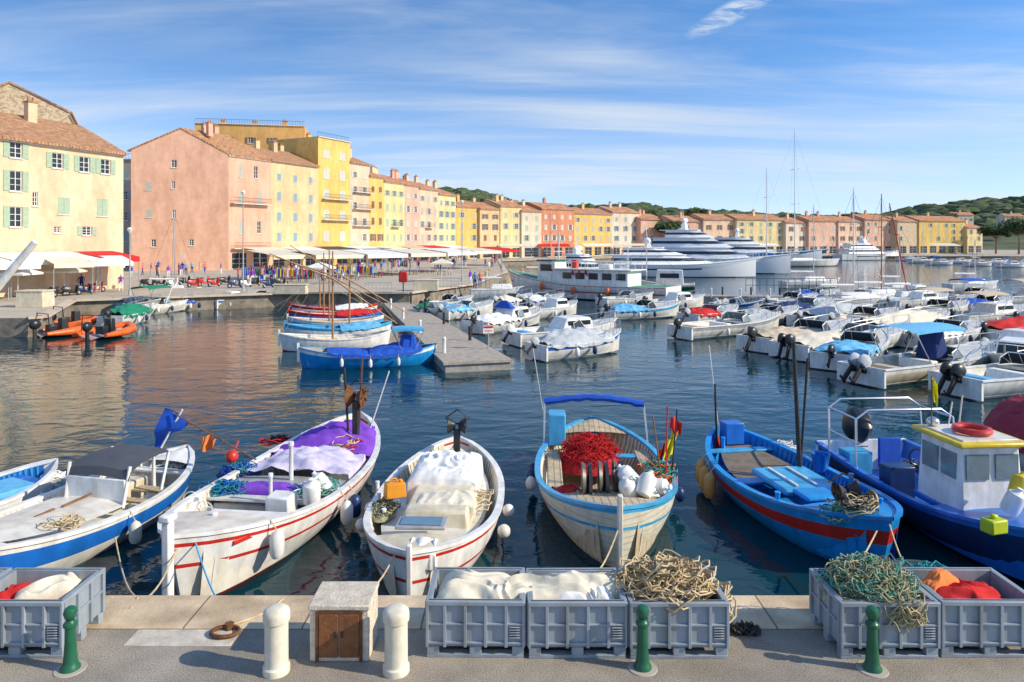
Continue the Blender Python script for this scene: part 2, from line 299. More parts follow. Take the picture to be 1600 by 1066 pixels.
far=[(712,750,322,'yellow','grey'),(750,782,326,'tan','brown'),(782,815,322,'lemon','grey'),(815,846,330,'pale','green'),(846,897,326,'brick','white'),(897,957,333,'yellow','grey'),(957,1000,331,'pale','blue'),(1000,1036,343,'rose','grey'),(1050,1098,346,'salmon','grey'),(1098,1150,343,'pinkcream','brown'),(1150,1226,343,'lemon','green'),(1226,1262,348,'pale','brown'),(1262,1310,345,'rose','grey'),(1310,1352,346,'pinkcream','brown'),(1352,1400,343,'salmon','white'),(1400,1436,346,'stone','grey'),(1436,1512,345,'yellow','green'),(1512,1540,356,'lemon','grey')]
fl=['yellow house first after the receding row corner','tan house with brown shutters near the row corner','lemon house between the tan and pale houses on the far quay','pale narrow house left of the brick red house','brick red house with white shutters on the far quay','wide yellow house right of the brick red house','pale house with blue shutters behind the yacht berths','low pink house ending the first far row before the pine','dull pink low house behind the big yacht bows','pinkish cream house behind the large yacht upper decks','long lemon house left of the tallest mast','narrow pale house right of the tallest mast','rose house between two thin masts on the far quay','pinkish cream house behind the moored motor cruiser','salmon house with white shutters right of the motor cruiser','brown stone house left of the long yellow house','long yellow house on the right far quay','small lemon house last on the right of the far quay']
for (x0,x1,y,c,s),lb in zip(far,fl):
    fy=lambda px:(184+(px-712)*.17) if px<1040 else 233+(px-1050)*.075
    a=at(x0,y,fy(x0));b=at(x1,y,fy(x1)); st=rnd.uniform(-1.5,1.5)
    house(lb,(a.x,a.y+st),(b.x-.05,b.y+st+(1.5 if x0>1040 else 0)),a.z,cw[c],cols=max(2,int((b-a).length/3.3)),rows=3 if a.z>12 else 2,sh=s,rh=1.9,depth=12,chim=rnd.choice((1,2)),rm=ROOFB,w=1.1,h=1.6,name='quayside_house',group='houses along the far quay')
for px,py,Y,lb in((880,333,330,'white villa low on the wooded hill above the brick red house'),(1490,336,420,'pale villa on the right hill slope, left one of two'),(1570,338,430,'pale villa on the right hill slope, right one of two'),(770,318,340,'cream villa half hidden on the left hill slope')):
    a=at(px,py,Y); b=house(lb,(a.x,Y),(a.x+12,Y),6,cw['pale'],cols=4,rows=1,rh=1.6,depth=8,chim=1,rm=ROOFB,name='villa',z0=2,shop=False,group='villas on the hill'); b.location.z=a.z-6
# ---------- terrace canopies
def canopy(label,p,q,dep,z,m,post=True,front=.25):
    d=(q-p);L=d.length;rz=math.atan2(d.y,d.x); r=thing('terrace_canopy',label,'awning',p,rz,'shop and restaurant canopies')
    rows=[]; n=max(2,int(L/1.6)*2)
    for i in range(n+1):
        x=L*i/n; sg=.08*(i%2); rows.append([(x,0,z+.55),(x,-dep*.5,z+.3-sg),(x,-dep,z-sg*.5),(x,-dep-.02,z-front)])
    MB().grid(rows).build('canopy_cloth',m,r,smooth=False)
    for x in [L*i/max(1,int(L/4)) for i in range(int(L/4)+1)]:
        MB().bar((x,-dep+.1,0),(x,-dep+.1,z-.05),.04).build('post',GREY,r)
    return r
CCH=cloth('charcoal',(.06,.06,.07))
cs=[(CCREAM,'cream canopy fixed below the tan house'),(CWHITE,'white canopy fixed below the tall yellow house'),(CCH,'charcoal canopy fixed below the balconied narrow house'),(CWHITE,'white canopy fixed below the slim yellow row house'),(CCREAM,'cream canopy fixed below the lemon row house'),(CBEI,'beige canopy fixed below the rose row house'),(CRED,'red canopy near the end of the row'),(CWHITE,'white canopy at the end of the receding row')]
n=V(Rd.y,-Rd.x,0); t=2.
for m,lb in cs:
    p=Rp+Rd*t+n*.5; canopy(lb,p,p+Rd*7.6,4.5,3.2,m); t+=8.6
fc=[(384,452,90,CCREAM,'cream market canopy in front of the salmon house front'),(455,528,92,CCREAM,'cream market canopy in front of the tan house'),(530,592,96,CWHITE,'white market canopy behind the lateen masts'),(560,606,108,CCH,'charcoal market canopy half behind a white one'),(596,650,102,CCREAM,'wide cream market canopy on the middle promenade'),(654,700,112,CWHITE,'white market canopy left of the far promenade stalls'),(700,742,124,CCREAM,'cream market canopy on the far promenade'),(738,772,140,CRED,'red market canopy farthest along the promenade')]
for x0,x1,Y,m,lb in fc:
    a=at(x0,400,Y);b=at(x1,400,Y+4.5); canopy(lb,V(a.x,a.y,0),V(b.x,b.y,0),7,3.1,m,front=.5)
ld=V(7.1,20.6,0).normalized(); ln=V(ld.y,-ld.x,0); lp=V(-47.4,52.4,0)
for s,m,lb,l_ in((1,CCREAM,'cream canopy at the left frame edge under the cream house',6.2),(7.4,CWHITE,'pale canopy under the middle of the cream house',8),(15.8,CRED,'red canopy under the right end of the cream house',4.4)):
    canopy(lb,lp+ld*s+ln*.3,lp+ld*(s+l_)+ln*.3,3.6,3.3,m,front=.5)
for x0,x1,Y,m,lb in((-30,52,58,CWHITE,'long white canopy by the cream planter at the left edge'),(62,124,61.5,CCREAM,'cream canopy in front of the cream house'),(128,190,66,CWHITE,'white canopy over the stall at the right of the cream house')):
    a=at(x0,400,Y);b=at(x1,400,Y+2.5); canopy(lb,V(a.x,a.y,0),V(b.x,b.y,0),3.2,2.9,m,front=.35)
for px,m,lb in((800,CCREAM,'cream canopy before the lemon far house'),(860,CRED,'red canopy before the brick red far house'),(1190,CWHITE,'white canopy before the long lemon far house'),(1470,CCREAM,'cream canopy before the long yellow far house'),(930,CWHITE,'white canopy before the wide yellow far house'),(985,CCREAM,'cream canopy before the pale house with blue shutters'),(1330,CWHITE,'white canopy behind the moored motor cruiser'),(1110,CRED,'red canopy behind the large yacht')):
    Y=(180+(px-712)*.17) if px<1040 else 229; a=at(px-20,400,Y); canopy(lb,V(a.x,a.y,0),V(a.x+9,a.y+1,0),3,3.4,m)
for k,(px,py,m,lb) in enumerate([(28,468,CWHITE,'white square parasol at the left planter'),(100,462,CCREAM,'cream square parasol by the parked scooters'),(165,450,CWHITE,'white square parasol before the red canopy'),(500,452,CWHITE,'white square parasol before the cream market canopy'),(690,440,CCREAM,'cream square parasol on the promenade right of the planter')]):
    r=thing('cafe_parasol',lb,'parasol',G(px,py)); MB().bar((0,0,0),(0,0,2.7),.03).build('pole',WHITE,r); MB().grid([[(x*q,y*q,z) for x,y in((-1,-1),(1,-1),(1,1),(-1,1),(-1,-1))] for q,z in((.02,2.75),(1.3,2.2),(1.3,2.05))]).build('parasol_cloth',m,r,smooth=False)
# cafe tables and chairs
def ctab():
    r=thing('cafe_table','','table',group='cafe tables on the promenade'); MB().lathe([(.38,.7),(.4,.72),(.4,.74),(.02,.745)],n=14).build('table_top',WHITE,r); MB().lathe([(.22,0),(.2,.03),(.03,.05),(.03,.7)],n=8).build('pedestal',IRON,r); return r
def cch(m):
    r=thing('cafe_chair','','chair',group='cafe chairs on the promenade'); MB().box((0,0,.45),(.42,.42,.05)).build('seat',m,r); MB().box((0,.2,.72),(.4,.04,.4)).build('backrest',m,r)
    for x in(-.18,.18):
        for y in(-.18,.18): MB().bar((x,y,0),(x,y,.45),.02,n=4).build('leg',IRON,r)
    return r
T0=ctab(); CH={'red':cch(CRED),'white':cch(WHITE)}
tb=[(18,452,'red'),(44,458,'red'),(70,452,'red'),(96,447,'white'),(122,450,'red'),(150,446,'white'),(400,443,'white'),(436,442,'red'),(515,441,'white'),(548,438,'white'),(585,434,'red'),(612,431,'white'),(640,429,'white'),(668,427,'red'),(694,430,'white')]
od=['first','second','third','fourth','fifth','sixth','seventh','eighth','ninth','tenth','eleventh','twelfth','thirteenth','fourteenth','fifteenth']
for i,(px,py,c) in enumerate(tb):
    g=G(px,py); dup(T0,g,0,'small round cafe table, %s from the left along the promenade'%od[i])
    for e,s_ in((-1,'left'),(1,'right')): dup(CH[c],g+V(e*.75,.1,0),-e*1.57,'%s chair on the %s side of the %s cafe table'%(c,s_,od[i]))
for o in(T0,*CH.values()):
    for c in list(o.children): bpy.data.objects.remove(c)
    bpy.data.objects.remove(o)
# ---------- people
def skin_mesh(vs,es,name):
    me=bpy.data.meshes.new('t'); me.from_pydata([v[:3] for v in vs],es,[]); o=bpy.data.objects.new('t',me); col.objects.link(o)
    m=o.modifiers.new('s','SKIN'); sk=me.skin_vertices[0].data
    for i,v in enumerate(vs): sk[i].radius=(v[3],v[4] if len(v)>4 else v[3]); sk[i].use_root=(i==0)
    s=o.modifiers.new('b','SUBSURF'); s.levels=1
    dg=bpy.context.evaluated_depsgraph_get(); r=bpy.data.meshes.new_from_object(o.evaluated_get(dg)); r.name=name; bpy.data.objects.remove(o); return r
def person(shirt,pants,pose=0):
    st=.16 if pose==1 else .03; vs=[(0,0,.95,.15,.11),(0,0,1.2,.15,.1),(0,0,1.42,.16,.09),(0,0,1.52,.05),(0,.01,1.6,.075,.085),(0,.01,1.72,.065,.08)]
    es=[(0,1),(1,2),(2,3),(3,4),(4,5)]
    for e in(-1,1):
        i=len(vs); vs+=[(e*.1,0,.85,.09),(e*.11,e*st*.5-.02,.48,.06),(e*.11,e*st+.02,.1,.042),(e*.12,e*st-.12,.04,.035)]; es+=[(0,i),(i,i+1),(i+1,i+2),(i+2,i+3)]
        i=len(vs); arm=(0,-.12,.1) if pose==2 and e>0 else (0,-e*st*.6,0)
        vs+=[(e*.2,0,1.4,.05),(e*.26,.03,1.13,.04),(e*.27,-.04+arm[1],.88+arm[2],.03),(e*.27,-.07+arm[1],.79+arm[2],.028)]; es+=[(2,i),(i,i+1),(i+1,i+2),(i+2,i+3)]
    me=skin_mesh(vs,es,'person')
    for m in(SKIN,shirt,pants,HAIR): me.materials.append(m)
    for p in me.polygons:
        c=p.center; z=c.z; p.use_smooth=True
        p.material_index=(3 if (z>1.7 or (z>1.58 and c.y>.03)) else 0) if z>1.48 else (0 if abs(c.x)>.22 and z<1.15 else 1) if z>.95 else (0 if abs(c.x)>.2 else (2 if z>.08 else 3))
    return me
pal=[(CRED,CNAVY,'red top'),(CWHITE,CBEI,'white shirt and beige trousers'),(CBLUE,CGREY,'blue top'),(CNAVY,CNAVY,'navy clothes'),(CPURP,CWHITE,'purple top'),(CLB,CNAVY,'light blue shirt'),(CBEI,CGREY,'beige top'),(CORA,CBLUE,'orange top')]
pm=[person(a,b,i%3) for i,(a,b,c) in enumerate(pal)]
pp=[(100,452),(118,448),(236,430),(246,432),(263,434),(300,426),(312,425),(320,427),(372,440),(380,436),(395,432),(410,430),(432,434),(455,440),(470,432),(640,412),(652,415),(700,408),(712,412),(725,414),(735,446),(742,452),(760,445),(750,449),(560,425),(575,430),(600,418),(612,421),(520,433),(505,438),(30,452),(60,450),(75,446),(140,444),(205,436),(285,428),(345,430),(668,409),(684,410),(770,408)]
pp+=[(rnd.uniform(385,560),rnd.uniform(428,444)) for _ in range(34)]+[(rnd.uniform(560,780),rnd.uniform(408,424)) for _ in range(30)]+[(rnd.uniform(5,190),rnd.uniform(438,456)) for _ in range(20)]+[(rnd.uniform(215,350),rnd.uniform(424,438)) for _ in range(8)]
pl={}
for i,(px,py) in enumerate(pp):
    place='outside the cream house' if px<205 else 'by the salmon end wall' if px<355 else 'at the clothes rails' if px<480 else 'on the middle promenade' if px<650 else 'by the dock head' if px<765 and py>440 else 'at the far promenade end'
    if px<765 and 425<py<440 and px>560: py=424
    g=G(px,py); o=bpy.data.objects.new('person',pm[i%8]); col.objects.link(o); o.location=g; o.rotation_euler.z=rnd.uniform(0,6.3); s=rnd.uniform(.93,1.06); o.scale=(s,s,s)
    lb='person in %s %s'%(pal[i%8][2],place); tag(o,lb,'person','people on the promenade'); pl.setdefault(lb,[]).append((px,o))
for lb,l in pl.items():
    if len(l)>1:
        l.sort(key=lambda q:q[0]); nm=['leftmost of them']+(['second from left','third from left','fourth from left','fifth from left','sixth from left','seventh from left'][:len(l)-2])+['rightmost of them']
        for (x,o),q in zip(l,nm): o['label']=lb+', '+q
# ---------- market racks, scooters, street furniture
cols8=[CRED,CBLUE,CWHITE,CPURP,CORA,CLB,CYEL,CGREEN]
for k,(px,py,lb) in enumerate([(470,441,'rail of mixed bright clothes, nearest to the dock'),(495,444,'rail of bright clothes beside the lateen masts'),(425,436,'rail of bright clothes in front of the salmon house'),(120,442,'rail of summer clothes outside the cream house'),(60,446,'rail of clothes under the cream canopy'),(535,436,'rail of bright clothes under the white market canopy'),(172,441,'rail of red clothes under the red canopy'),(448,443,'rail of clothes between the salmon and tan house fronts'),(395,441,'rail of clothes at the corner of the salmon house'),(570,436,'rail of clothes right of the lateen masts'),(625,424,'rail of clothes under the wide cream market canopy'),(682,418,'rail of clothes under the far white market canopy'),(722,412,'rail of clothes under the far cream market canopy')]):
    g=G(px,py); r=thing('clothes_rail',lb,'clothes rail',g,rnd.uniform(-.3,.3),'clothes rails of the market')
    MB().bar((-1.2,0,0),(-1.2,0,1.8),.025).bar((1.2,0,0),(1.2,0,1.8),.025).bar((-1.2,0,1.75),(1.2,0,1.75),.025).build('rail_frame',STEEL,r)
    for i in range(12): MB().box((-1.1+i*.2,0,1.2+rnd.uniform(-.1,.1)),(.12,.45,rnd.uniform(.8,1.1)),rz=rnd.uniform(-.3,.3),tp=.6).build('garment',CRED if k==6 and i%3 else cols8[rnd.randrange(8)],r)
def scooter(m):
    r=thing('scooter','','scooter',group='scooters parked on the quay')
    for x in(-.62,.62):
        w_=MB(); w_.tube([(x+.2*math.cos(a*math.pi/8),0,.26+.2*math.sin(a*math.pi/8)) for a in range(16)],.06,6,closed=True); w_.bar((x,-.06,.26),(x,.06,.26),.1,n=10,mi=1); w_.build('wheel',[BLACK,GREY],r)
    b=MB(); b.grid([[(x,-w2,z0),(x,-w2*1.1,(z0+z1)/2),(x,-w2*.6,z1),(x,w2*.6,z1),(x,w2*1.1,(z0+z1)/2),(x,w2,z0)] for x,w2,z0,z1 in((-.85,.05,.55,.72),(-.6,.17,.45,.78),(-.1,.18,.25,.74),(.05,.16,.2,.35),(.3,.16,.2,.32),(.42,.18,.3,.9),(.55,.1,.5,1.0),(.62,.02,.6,.9))]); b.build('body',m,r)
    MB().box((-.35,0,.81),(.75,.28,.12),tx=.85,tp=.8).build('seat',BLACK,r,bevel=.03)
    MB().bar((.6,0,.3),(.42,0,1.05),.03).tube([(.36,-.34,1.08),(.44,-.1,1.05),(.44,.1,1.05),(.36,.34,1.08)],.02).build('handlebar',STEEL,r); MB().ball((.58,0,.93),.08,6).build('headlight',GLASSB,r)
    return r
sp=[scooter(m) for m in(BLACK,RED,WHITE,NAVY)]; sl=['black','red','white','navy']
spots=[(72,466),(92,463),(112,462),(133,460),(150,457),(232,449),(250,447),(270,449),(290,446),(304,449),(318,446),(335,448),(352,445),(368,450),(385,449),(398,447),(420,450),(438,447)]
nn=od+['sixteenth','seventeenth','eighteenth']
for i,(px,py) in enumerate(spots):
    k=(0,0,0,3,1,0,0,2,0,1,1,1,0,3,2,0,3,0)[i]; dup(sp[k],G(px,py),rnd.uniform(.6,1.2),sl[k]+' scooter, '+nn[i]+' from the left along the parked scooters')
for o in sp:
    for c in list(o.children): bpy.data.objects.remove(c)
    bpy.data.objects.remove(o)
def lamp(label,px,py,top):
    g=G(px,py); h=H-(top-HZ)/F*g.y; r=thing('street_lamp',label,'street lamp',g)
    MB().lathe([(.14,0),(.12,.5),(.07,.6),(.05,h-.2)],n=8).build('pole',GREY,r); MB().lathe([(.05,h-.4),(.2,h-.1),(.24,h),(.08,h+.15)],n=10).build('lantern',WHITE,r)
lamp('grey lamp post standing left of the salmon house',203,462,358); lamp('thin grey lamp post in front of the salmon and tan houses',380,455,300); lamp('thin grey lamp post on the middle promenade',722,440,315)
def block(name,label,cat,px,py,w_,h_,m,d_=1.):
    g=G(px,py); o=MB().box((0,d_/2,h_*.46),(w_,d_,h_*.92),tp=.97,tx=.97).box((0,d_/2,h_*.96),(w_*1.05,d_*1.05,h_*.08)).build(name,m,loc=g,bevel=.03); return tag(o,label,cat)
block('planter_block','large cream planter block on the left quay corner','planter',45,481,2.,1.25,CREAM,1.4); block('planter_block','cream planter block on the promenade near the dock head','planter',665,455,2.4,1.1,CREAM); block('planter_block','low cream block behind the moored pointed boats','planter',452,460,3,.9,CREAM)
r=thing('notice_box','red box shaped notice on a post at the quay','sign',G(630,458)); MB().bar((0,0,0),(0,0,1),.06).build('post',IRON,r); MB().box((0,0,1.5),(.8,.4,1.0)).build('panel',RED,r,bevel=.08)
for k,(px,py,lb) in enumerate([(286,425,'white round traffic sign by the salmon house'),(150,455,'white round traffic sign by the parked scooters')]):
    r=thing('traffic_sign',lb,'sign',G(px,py)); MB().bar((0,0,0),(0,0,2.6),.04).build('post',GREY,r); MB().bar((0,-.06,2.5),(0,-.02,2.5),.35,n=16).build('disc',WHITE,r)
for k,(x0,x1,py,lb) in enumerate([(480,560,459,'low grey railing behind the pointed boats'),(570,612,459,'low grey railing at the dock head'),(676,722,450,'low grey railing right of the cream planter')]):
    a=G(x0,py);b=G(x1,py); r=thing('quay_railing',lb,'railing',a,0,'low railings along the promenade edge'); g=MB(); Lr=b.x-a.x; nb=int(Lr/.35)
    for i in range(nb+1): g.bar((Lr*i/nb,0,0),(Lr*i/nb,0,1.0),.02,n=4)
    for z in(.15,1.): g.bar((0,0,z),(Lr,0,z),.03,n=4)
    g.build('rail',GREY,r)
# ---------- trees
def tree(label,px,Y,base,hgt,rad,flat,seed):
    q=random.Random(seed); X=(px-800)/F*Y; r=thing('pine_tree',label,'tree',(X,Y,base),group='trees behind the far quay')
    t=MB().tube([(0,0,0),(.2,0,hgt*.4),(0,.1,hgt*.7)],[.35,.25,.15],8); cs_=[]
    for i in range(9):
        a=q.uniform(0,6.3);d=q.uniform(.2,.8)*rad; c=V(math.cos(a)*d,math.sin(a)*d,hgt*(.75+.2*q.random())); cs_.append((c,q.uniform(.35,.55)*rad)); t.bar((0,.1,hgt*.55),c,.12,.05,5)
    t.build('trunk',WOOD,r); l=MB()
    for c,cr in cs_:
        for i in range(260):
            d=V(q.gauss(0,1),q.gauss(0,1),q.gauss(0,1)).normalized()*cr*(.55+.5*q.random()); p=c+V(d.x,d.y,d.z*flat); s=q.uniform(.2,.45); u=V(q.gauss(0,1),q.gauss(0,1),q.gauss(0,1)).normalized()*s; w_=u.orthogonal().normalized()*s
            l.add([p-u,p-w_,p+u,p+w_],[(0,1,2,3)])
    l.build('crown',mat('pine_leaves',(.04,.08,.03),.9,0,.6,.8,c2=(.11,.17,.05)),r,smooth=False,weld=False)
for a in (('umbrella pine standing in the gap before the dull pink house',1046,232,0,11,5,.6,1),('dark round tree behind the right end of the far houses',1556,262,0,10,5,.8,2),('large dark pine at the right frame edge',1592,250,0,12,6,.7,3),('small tree above the roofs behind the tallest mast',1235,275,4,11,5,.6,4),('tree above the roofs behind the yacht upper decks',1085,272,4,13,5,.6,5),('pine above the roofs behind the brown stone house',1420,290,4,11,6,.5,6),('pine rising between roofs left of the umbrella pine',1012,260,5,11,6,.5,8),('leafy tree above the long yellow house',1480,295,4,12,5,.7,9),('rounded tree above the roof of the pinkish cream far house',1330,290,4,12,5,.7,10),('tree above the brick red house roof',930,250,4,13,6,.6,11)): tree(*a)
# ---------- boats
class Boat:
    def __init__(s,label,bow,stern,B,fb,hm,bands=((1,0),),kind='p',bw=.4,st=.3,rake=.25,group=None,fl=.12,inner=None,gun=None,ribs=None,name='fishing_boat',cat='boat',NU=24,fd=.84,keel=.4):
        d=bow-stern; d.z=0; s.L=d.length; m=(bow+stern)/2; s.rz=math.atan2(d.y,d.x); s.o=V(m.x,m.y,WZ); s.B=B;s.fb=fb;s.bw=bw;s.st=st;s.kind=kind;s.rk=rake;s.kl=keel;s.NU=NU
        s.r=thing(name,label,cat,s.o,s.rz,group)
        ts=sorted({0,.2,.33,.36,.5,.65,.8,.9,1}|{b[0] for b in bands}); rows=[]
        us=[i/NU for i in range(NU+1)]
        def f(i,j,ts=ts):
            tm=(ts[j]+ts[j+1])/2
            for b in bands:
                if tm<b[0]: return b[1]
            return bands[-1][1]
        mb=MB()
        for sd in(1,-1):
            rows=[[s.pt(u,t)*1 for t in ts] for u in us]
            if kind=='m': rows=[[V(p.x,0,p.z) for p in rows[0]]]+rows
            if sd<0: rows=[[V(p.x,-p.y,p.z) for p in r] for r in rows]
            mb.grid(rows,f=f)
        mb.build('hull',hm,s.r)
        inner=inner or WHITE; gun=gun or WHITE
        rows=[]
        for u in us[0 if kind=='m' else 1:-1]:
            b=max(.0,s.hb(u)-.07); z=s.sh(u); x=s.X(u,1); fz=min(fl,z-.05)
            rows.append([V(x,y,zz) for y,zz in((-b,z),(-b*.95,z*.6+fz*.4),(-b*.78,fz),(0,fz),(b*.78,fz),(b*.95,z*.6+fz*.4),(b,z))])
        MB().grid(rows).build('inner_lining',inner,s.r)
        g=MB()
        for sd in(1,-1):
            rows=[]
            for u in us:
                b=s.hb(u);z=s.sh(u);x=s.X(u,1); rows.append([V(x,sd*y,zz) for y,zz in((b+.035,z-.03),(b+.035,z+.035),(max(0,b-.1),z+.035),(max(0,b-.1),z-.03))])
            g.grid(rows)
        g.build('gunwale',gun,s.r)
        if kind=='m': MB().box((s.X(0,1)+.03,0,s.sh(0)/2+.05),(.1,B*.86,s.sh(0)-.02)).build('transom',WHITE,s.r)
        if fd: s.deck(fd,.995,inner,'foredeck')
        if ribs:
            for sd in (1,-1):
                q=MB()
                for i in range(3,NU*2-2):
                    u=i/(NU*2); b=s.hb(u)-.07;z=s.sh(u);x=s.X(u,1)
                    if b<.25: continue
                    q.tube([(x,sd*(b-.015),z-.02),(x,sd*(b*.95-.02),z*.6+fl*.4),(x,sd*(b*.78-.02),fl+.02)],.025,4)
                q.build('rib_lining',ribs,s.r)
    def hb(s,u):
        if s.kind=='p': v=abs(2*u-1); return s.B/2*max(0,1-v**2.5)**.75
        if u<.55: return s.B/2*(.86+.14*math.sin(u/.55*math.pi/2))
        v=(u-.55)/.45; return s.B/2*max(0,1-v**2.1)**.8
    def sh(s,u): d=u-.42; return s.fb+(s.bw*(d/.58)**2 if d>0 else s.st*(d/.42)**2)
    def X(s,u,t): v=2*u-1; return (u-.5)*s.L+s.rk*(t-.9)*(v**3 if (s.kind=='p' or v>0) else v**3*.3)
    def pt(s,u,t):
        z=-s.kl+(s.sh(u)+s.kl)*t; e=.55 if s.kind=='p' else .7; return V(s.X(u,t),s.hb(u)*(1-(1-t)**2.2)**e*(.9+.1*t),z)
    def deck(s,u0,u1,m,name='deck',dz=-.02,cam=.06,n=8,wid=.08):
        rows=[]
        for i in range(n+1):
            u=u0+(u1-u0)*i/n; b=max(0,s.hb(u)-wid); rows.append([V(s.X(u,1),b*v,s.sh(u)+dz+cam*(1-v*v)) for v in(-1,-.5,0,.5,1)])
        e=[V(p.x,p.y,p.z-.12) for p in rows[0]]; MB().grid([e]+rows).build(name,m,s.r)
    def l(s,px,py,h):
        g=G(px,py,WZ+h)-s.o; return Matrix.Rotation(-s.rz,3,'Z')@g
    def w(s,x,y,z): return s.o+Matrix.Rotation(s.rz,3,'Z')@V(x,y,z)
    def box(s,name,c,d,m,rz=0,bev=.02,tp=1,tx=None,par=None): return MB().box(c,d,0,rz,tp,tx).build(name,m,par or s.r,bevel=bev)
    def thwart(s,u,m,w_=.25,dz=-.15): return s.box('thwart',(s.X(u,1),0,s.sh(u)+dz),(w_,2*s.hb(u)-.16,.05),m,bev=.01)
    def rod(s,name,px,py,h,qx,qy,r,m,r2=None):
        g=G(px,py,WZ+h); t=at(qx,qy,g.y); M_=Matrix.Rotation(-s.rz,3,'Z'); return MB().bar(M_@(g-s.o),M_@(t-s.o),r,r2,8).build(name,m,s.r)
    def cover(s,u0,u1,h,m,name='cover',seed=0,n=30,dr=.14,amp=.06,wid=1.,p=1.6):
        rows=[]
        for i in range(n+1):
            a=i/n;u=u0+(u1-u0)*a;b=(s.hb(u)+.05)*wid;zz=s.sh(u)+.05; row=[]
            for j in range(25):
                v=-1+j/12; y=b*v; z=zz+h*(1-abs(v)**p)*(math.sin(math.pi*min(.97,max(.03,a)))**.5)+amp*noise.noise(V(a*7+seed,v*3,seed))-amp*.9*abs(noise.noise(V(a*16,v*4+a*3,seed)))
                row.append(V(s.X(u,1),y,z))
            dd=dr*(1+.6*noise.noise(V(a*9,seed,1)))
            row=[V(row[0].x,row[0].y-.02,row[0].z-dd)]+row+[V(row[-1].x,row[-1].y+.02,row[-1].z-dd)]; rows.append(row)
        MB().grid(rows).build(name,m,s.r)
    def fender(s,u,sd,m=None,L=.45,r=.12,dz=0):
        b=s.hb(u)+r+.03; x=s.X(u,.9); z=s.sh(u)-.12+dz
        o=MB().lathe([(.02,0),(r*.7,-.05),(r,-.13),(r,-L+.1),(r*.7,-L+.02),(.02,-L)],(x,sd*b,z-.02),10).build('fender',m or WHITE,s.r); MB().bar((x,sd*b,z-.02),(x,sd*(b-r),s.sh(u)+.05),.012,n=4).build('cord',ROPE,o)
    def outboard(s,y=0,m=None,k=1.,tilt=.45):
        x=s.X(0,1)-.18*k; z=s.sh(0)+.02
        c=MB().grid([[V(a*k*.3*math.cos(t)-.06*k+zz*.12*k,a*k*.17*math.sin(t),zz*k) for t in [i*math.pi/6 for i in range(13)]] for a,zz in((.3,.0),(.85,.02),(1,.12),(1.06,.26),(.98,.4),(.6,.48),(.02,.49))]).build('outboard_motor',m or BLACK,s.r,loc=(x,y,z))
        MB().box((0,0,-.35*k),(.17*k,.1*k,.75*k)).box((.12*k,0,-.05),(.26*k,.22*k,.12*k)).box((-.05*k,0,-.72*k),(.4*k,.07*k,.1*k)).build('motor_leg',IRON,c,bevel=.02); c.rotation_euler=(0,tilt,0)
    def screen(s,x,w_,z,h,m=None,sl=.35,dp=.9):
        rows=[[V(x-dp,-w_/2,z),V(x-.15,-w_/2,z),V(x,-w_*.3,z),V(x,w_*.3,z),V(x-.15,w_/2,z),V(x-dp,w_/2,z)],[V(x-dp-.05,-w_/2*.93,z+h*.6),V(x-.15-sl,-w_/2*.9,z+h),V(x-sl,-w_*.27,z+h),V(x-sl,w_*.27,z+h),V(x-.15-sl,w_/2*.9,z+h),V(x-dp-.05,w_/2*.93,z+h*.6)]]
        o=MB().grid(rows).build('windscreen',m or GLASS,s.r,smooth=False); f=MB().tube(rows[1],.025,5)
        for a,b in zip(*rows): f.bar(a,b,.02,n=4)
        f.build('screen_frame',WHITE,o)
    def bimini(s,x0,x1,w_,z,m,base=.9,arch=.15):
        rows=[[V(x0+(x1-x0)*i/6,w_/2*v,z+arch*(1-v*v)+.05*math.sin(math.pi*i/6)) for v in(-1,-.7,-.35,0,.35,.7,1)] for i in range(7)]
        rows=[[V(r[0].x,r[0].y,r[0].z-.1)]+r+[V(r[-1].x,r[-1].y,r[-1].z-.1)] for r in rows]
        o=MB().grid(rows).build('bimini_top',m,s.r); xm=(x0+x1)/2
        for x in(x0,x1):
            for sd in(1,-1): MB().bar((xm+(x-xm)*.3,sd*w_/2,base-.25),(x,sd*w_/2,z),.022,n=5).build('bimini_pole',STEEL,o)
    def mast(s,x,h,r=.06,m=None,stays=True,lean=0,y=0):
        m=m or STEEL; z=.2; o=MB().bar((x,y,z),(x+lean,y,h),r,r*.6,8).build('mast',m,s.r)
        if stays:
            q=MB()
            for a,b in((s.L*.48,0),(-s.L*.48,0),(x-.2,s.B*.45),(x-.2,-s.B*.45)): q.bar((a,b,s.fb),(x+lean,y,h*.97),.012,n=3)
            q.build('stay',IRON,o)
            q=MB()
            for k in(.45,.7): q.bar((x+lean*k,y-s.B*.25,h*k),(x+lean*k,y+s.B*.25,h*k),r*.4,n=4)
            q.build('spreader',m,o)
        return o
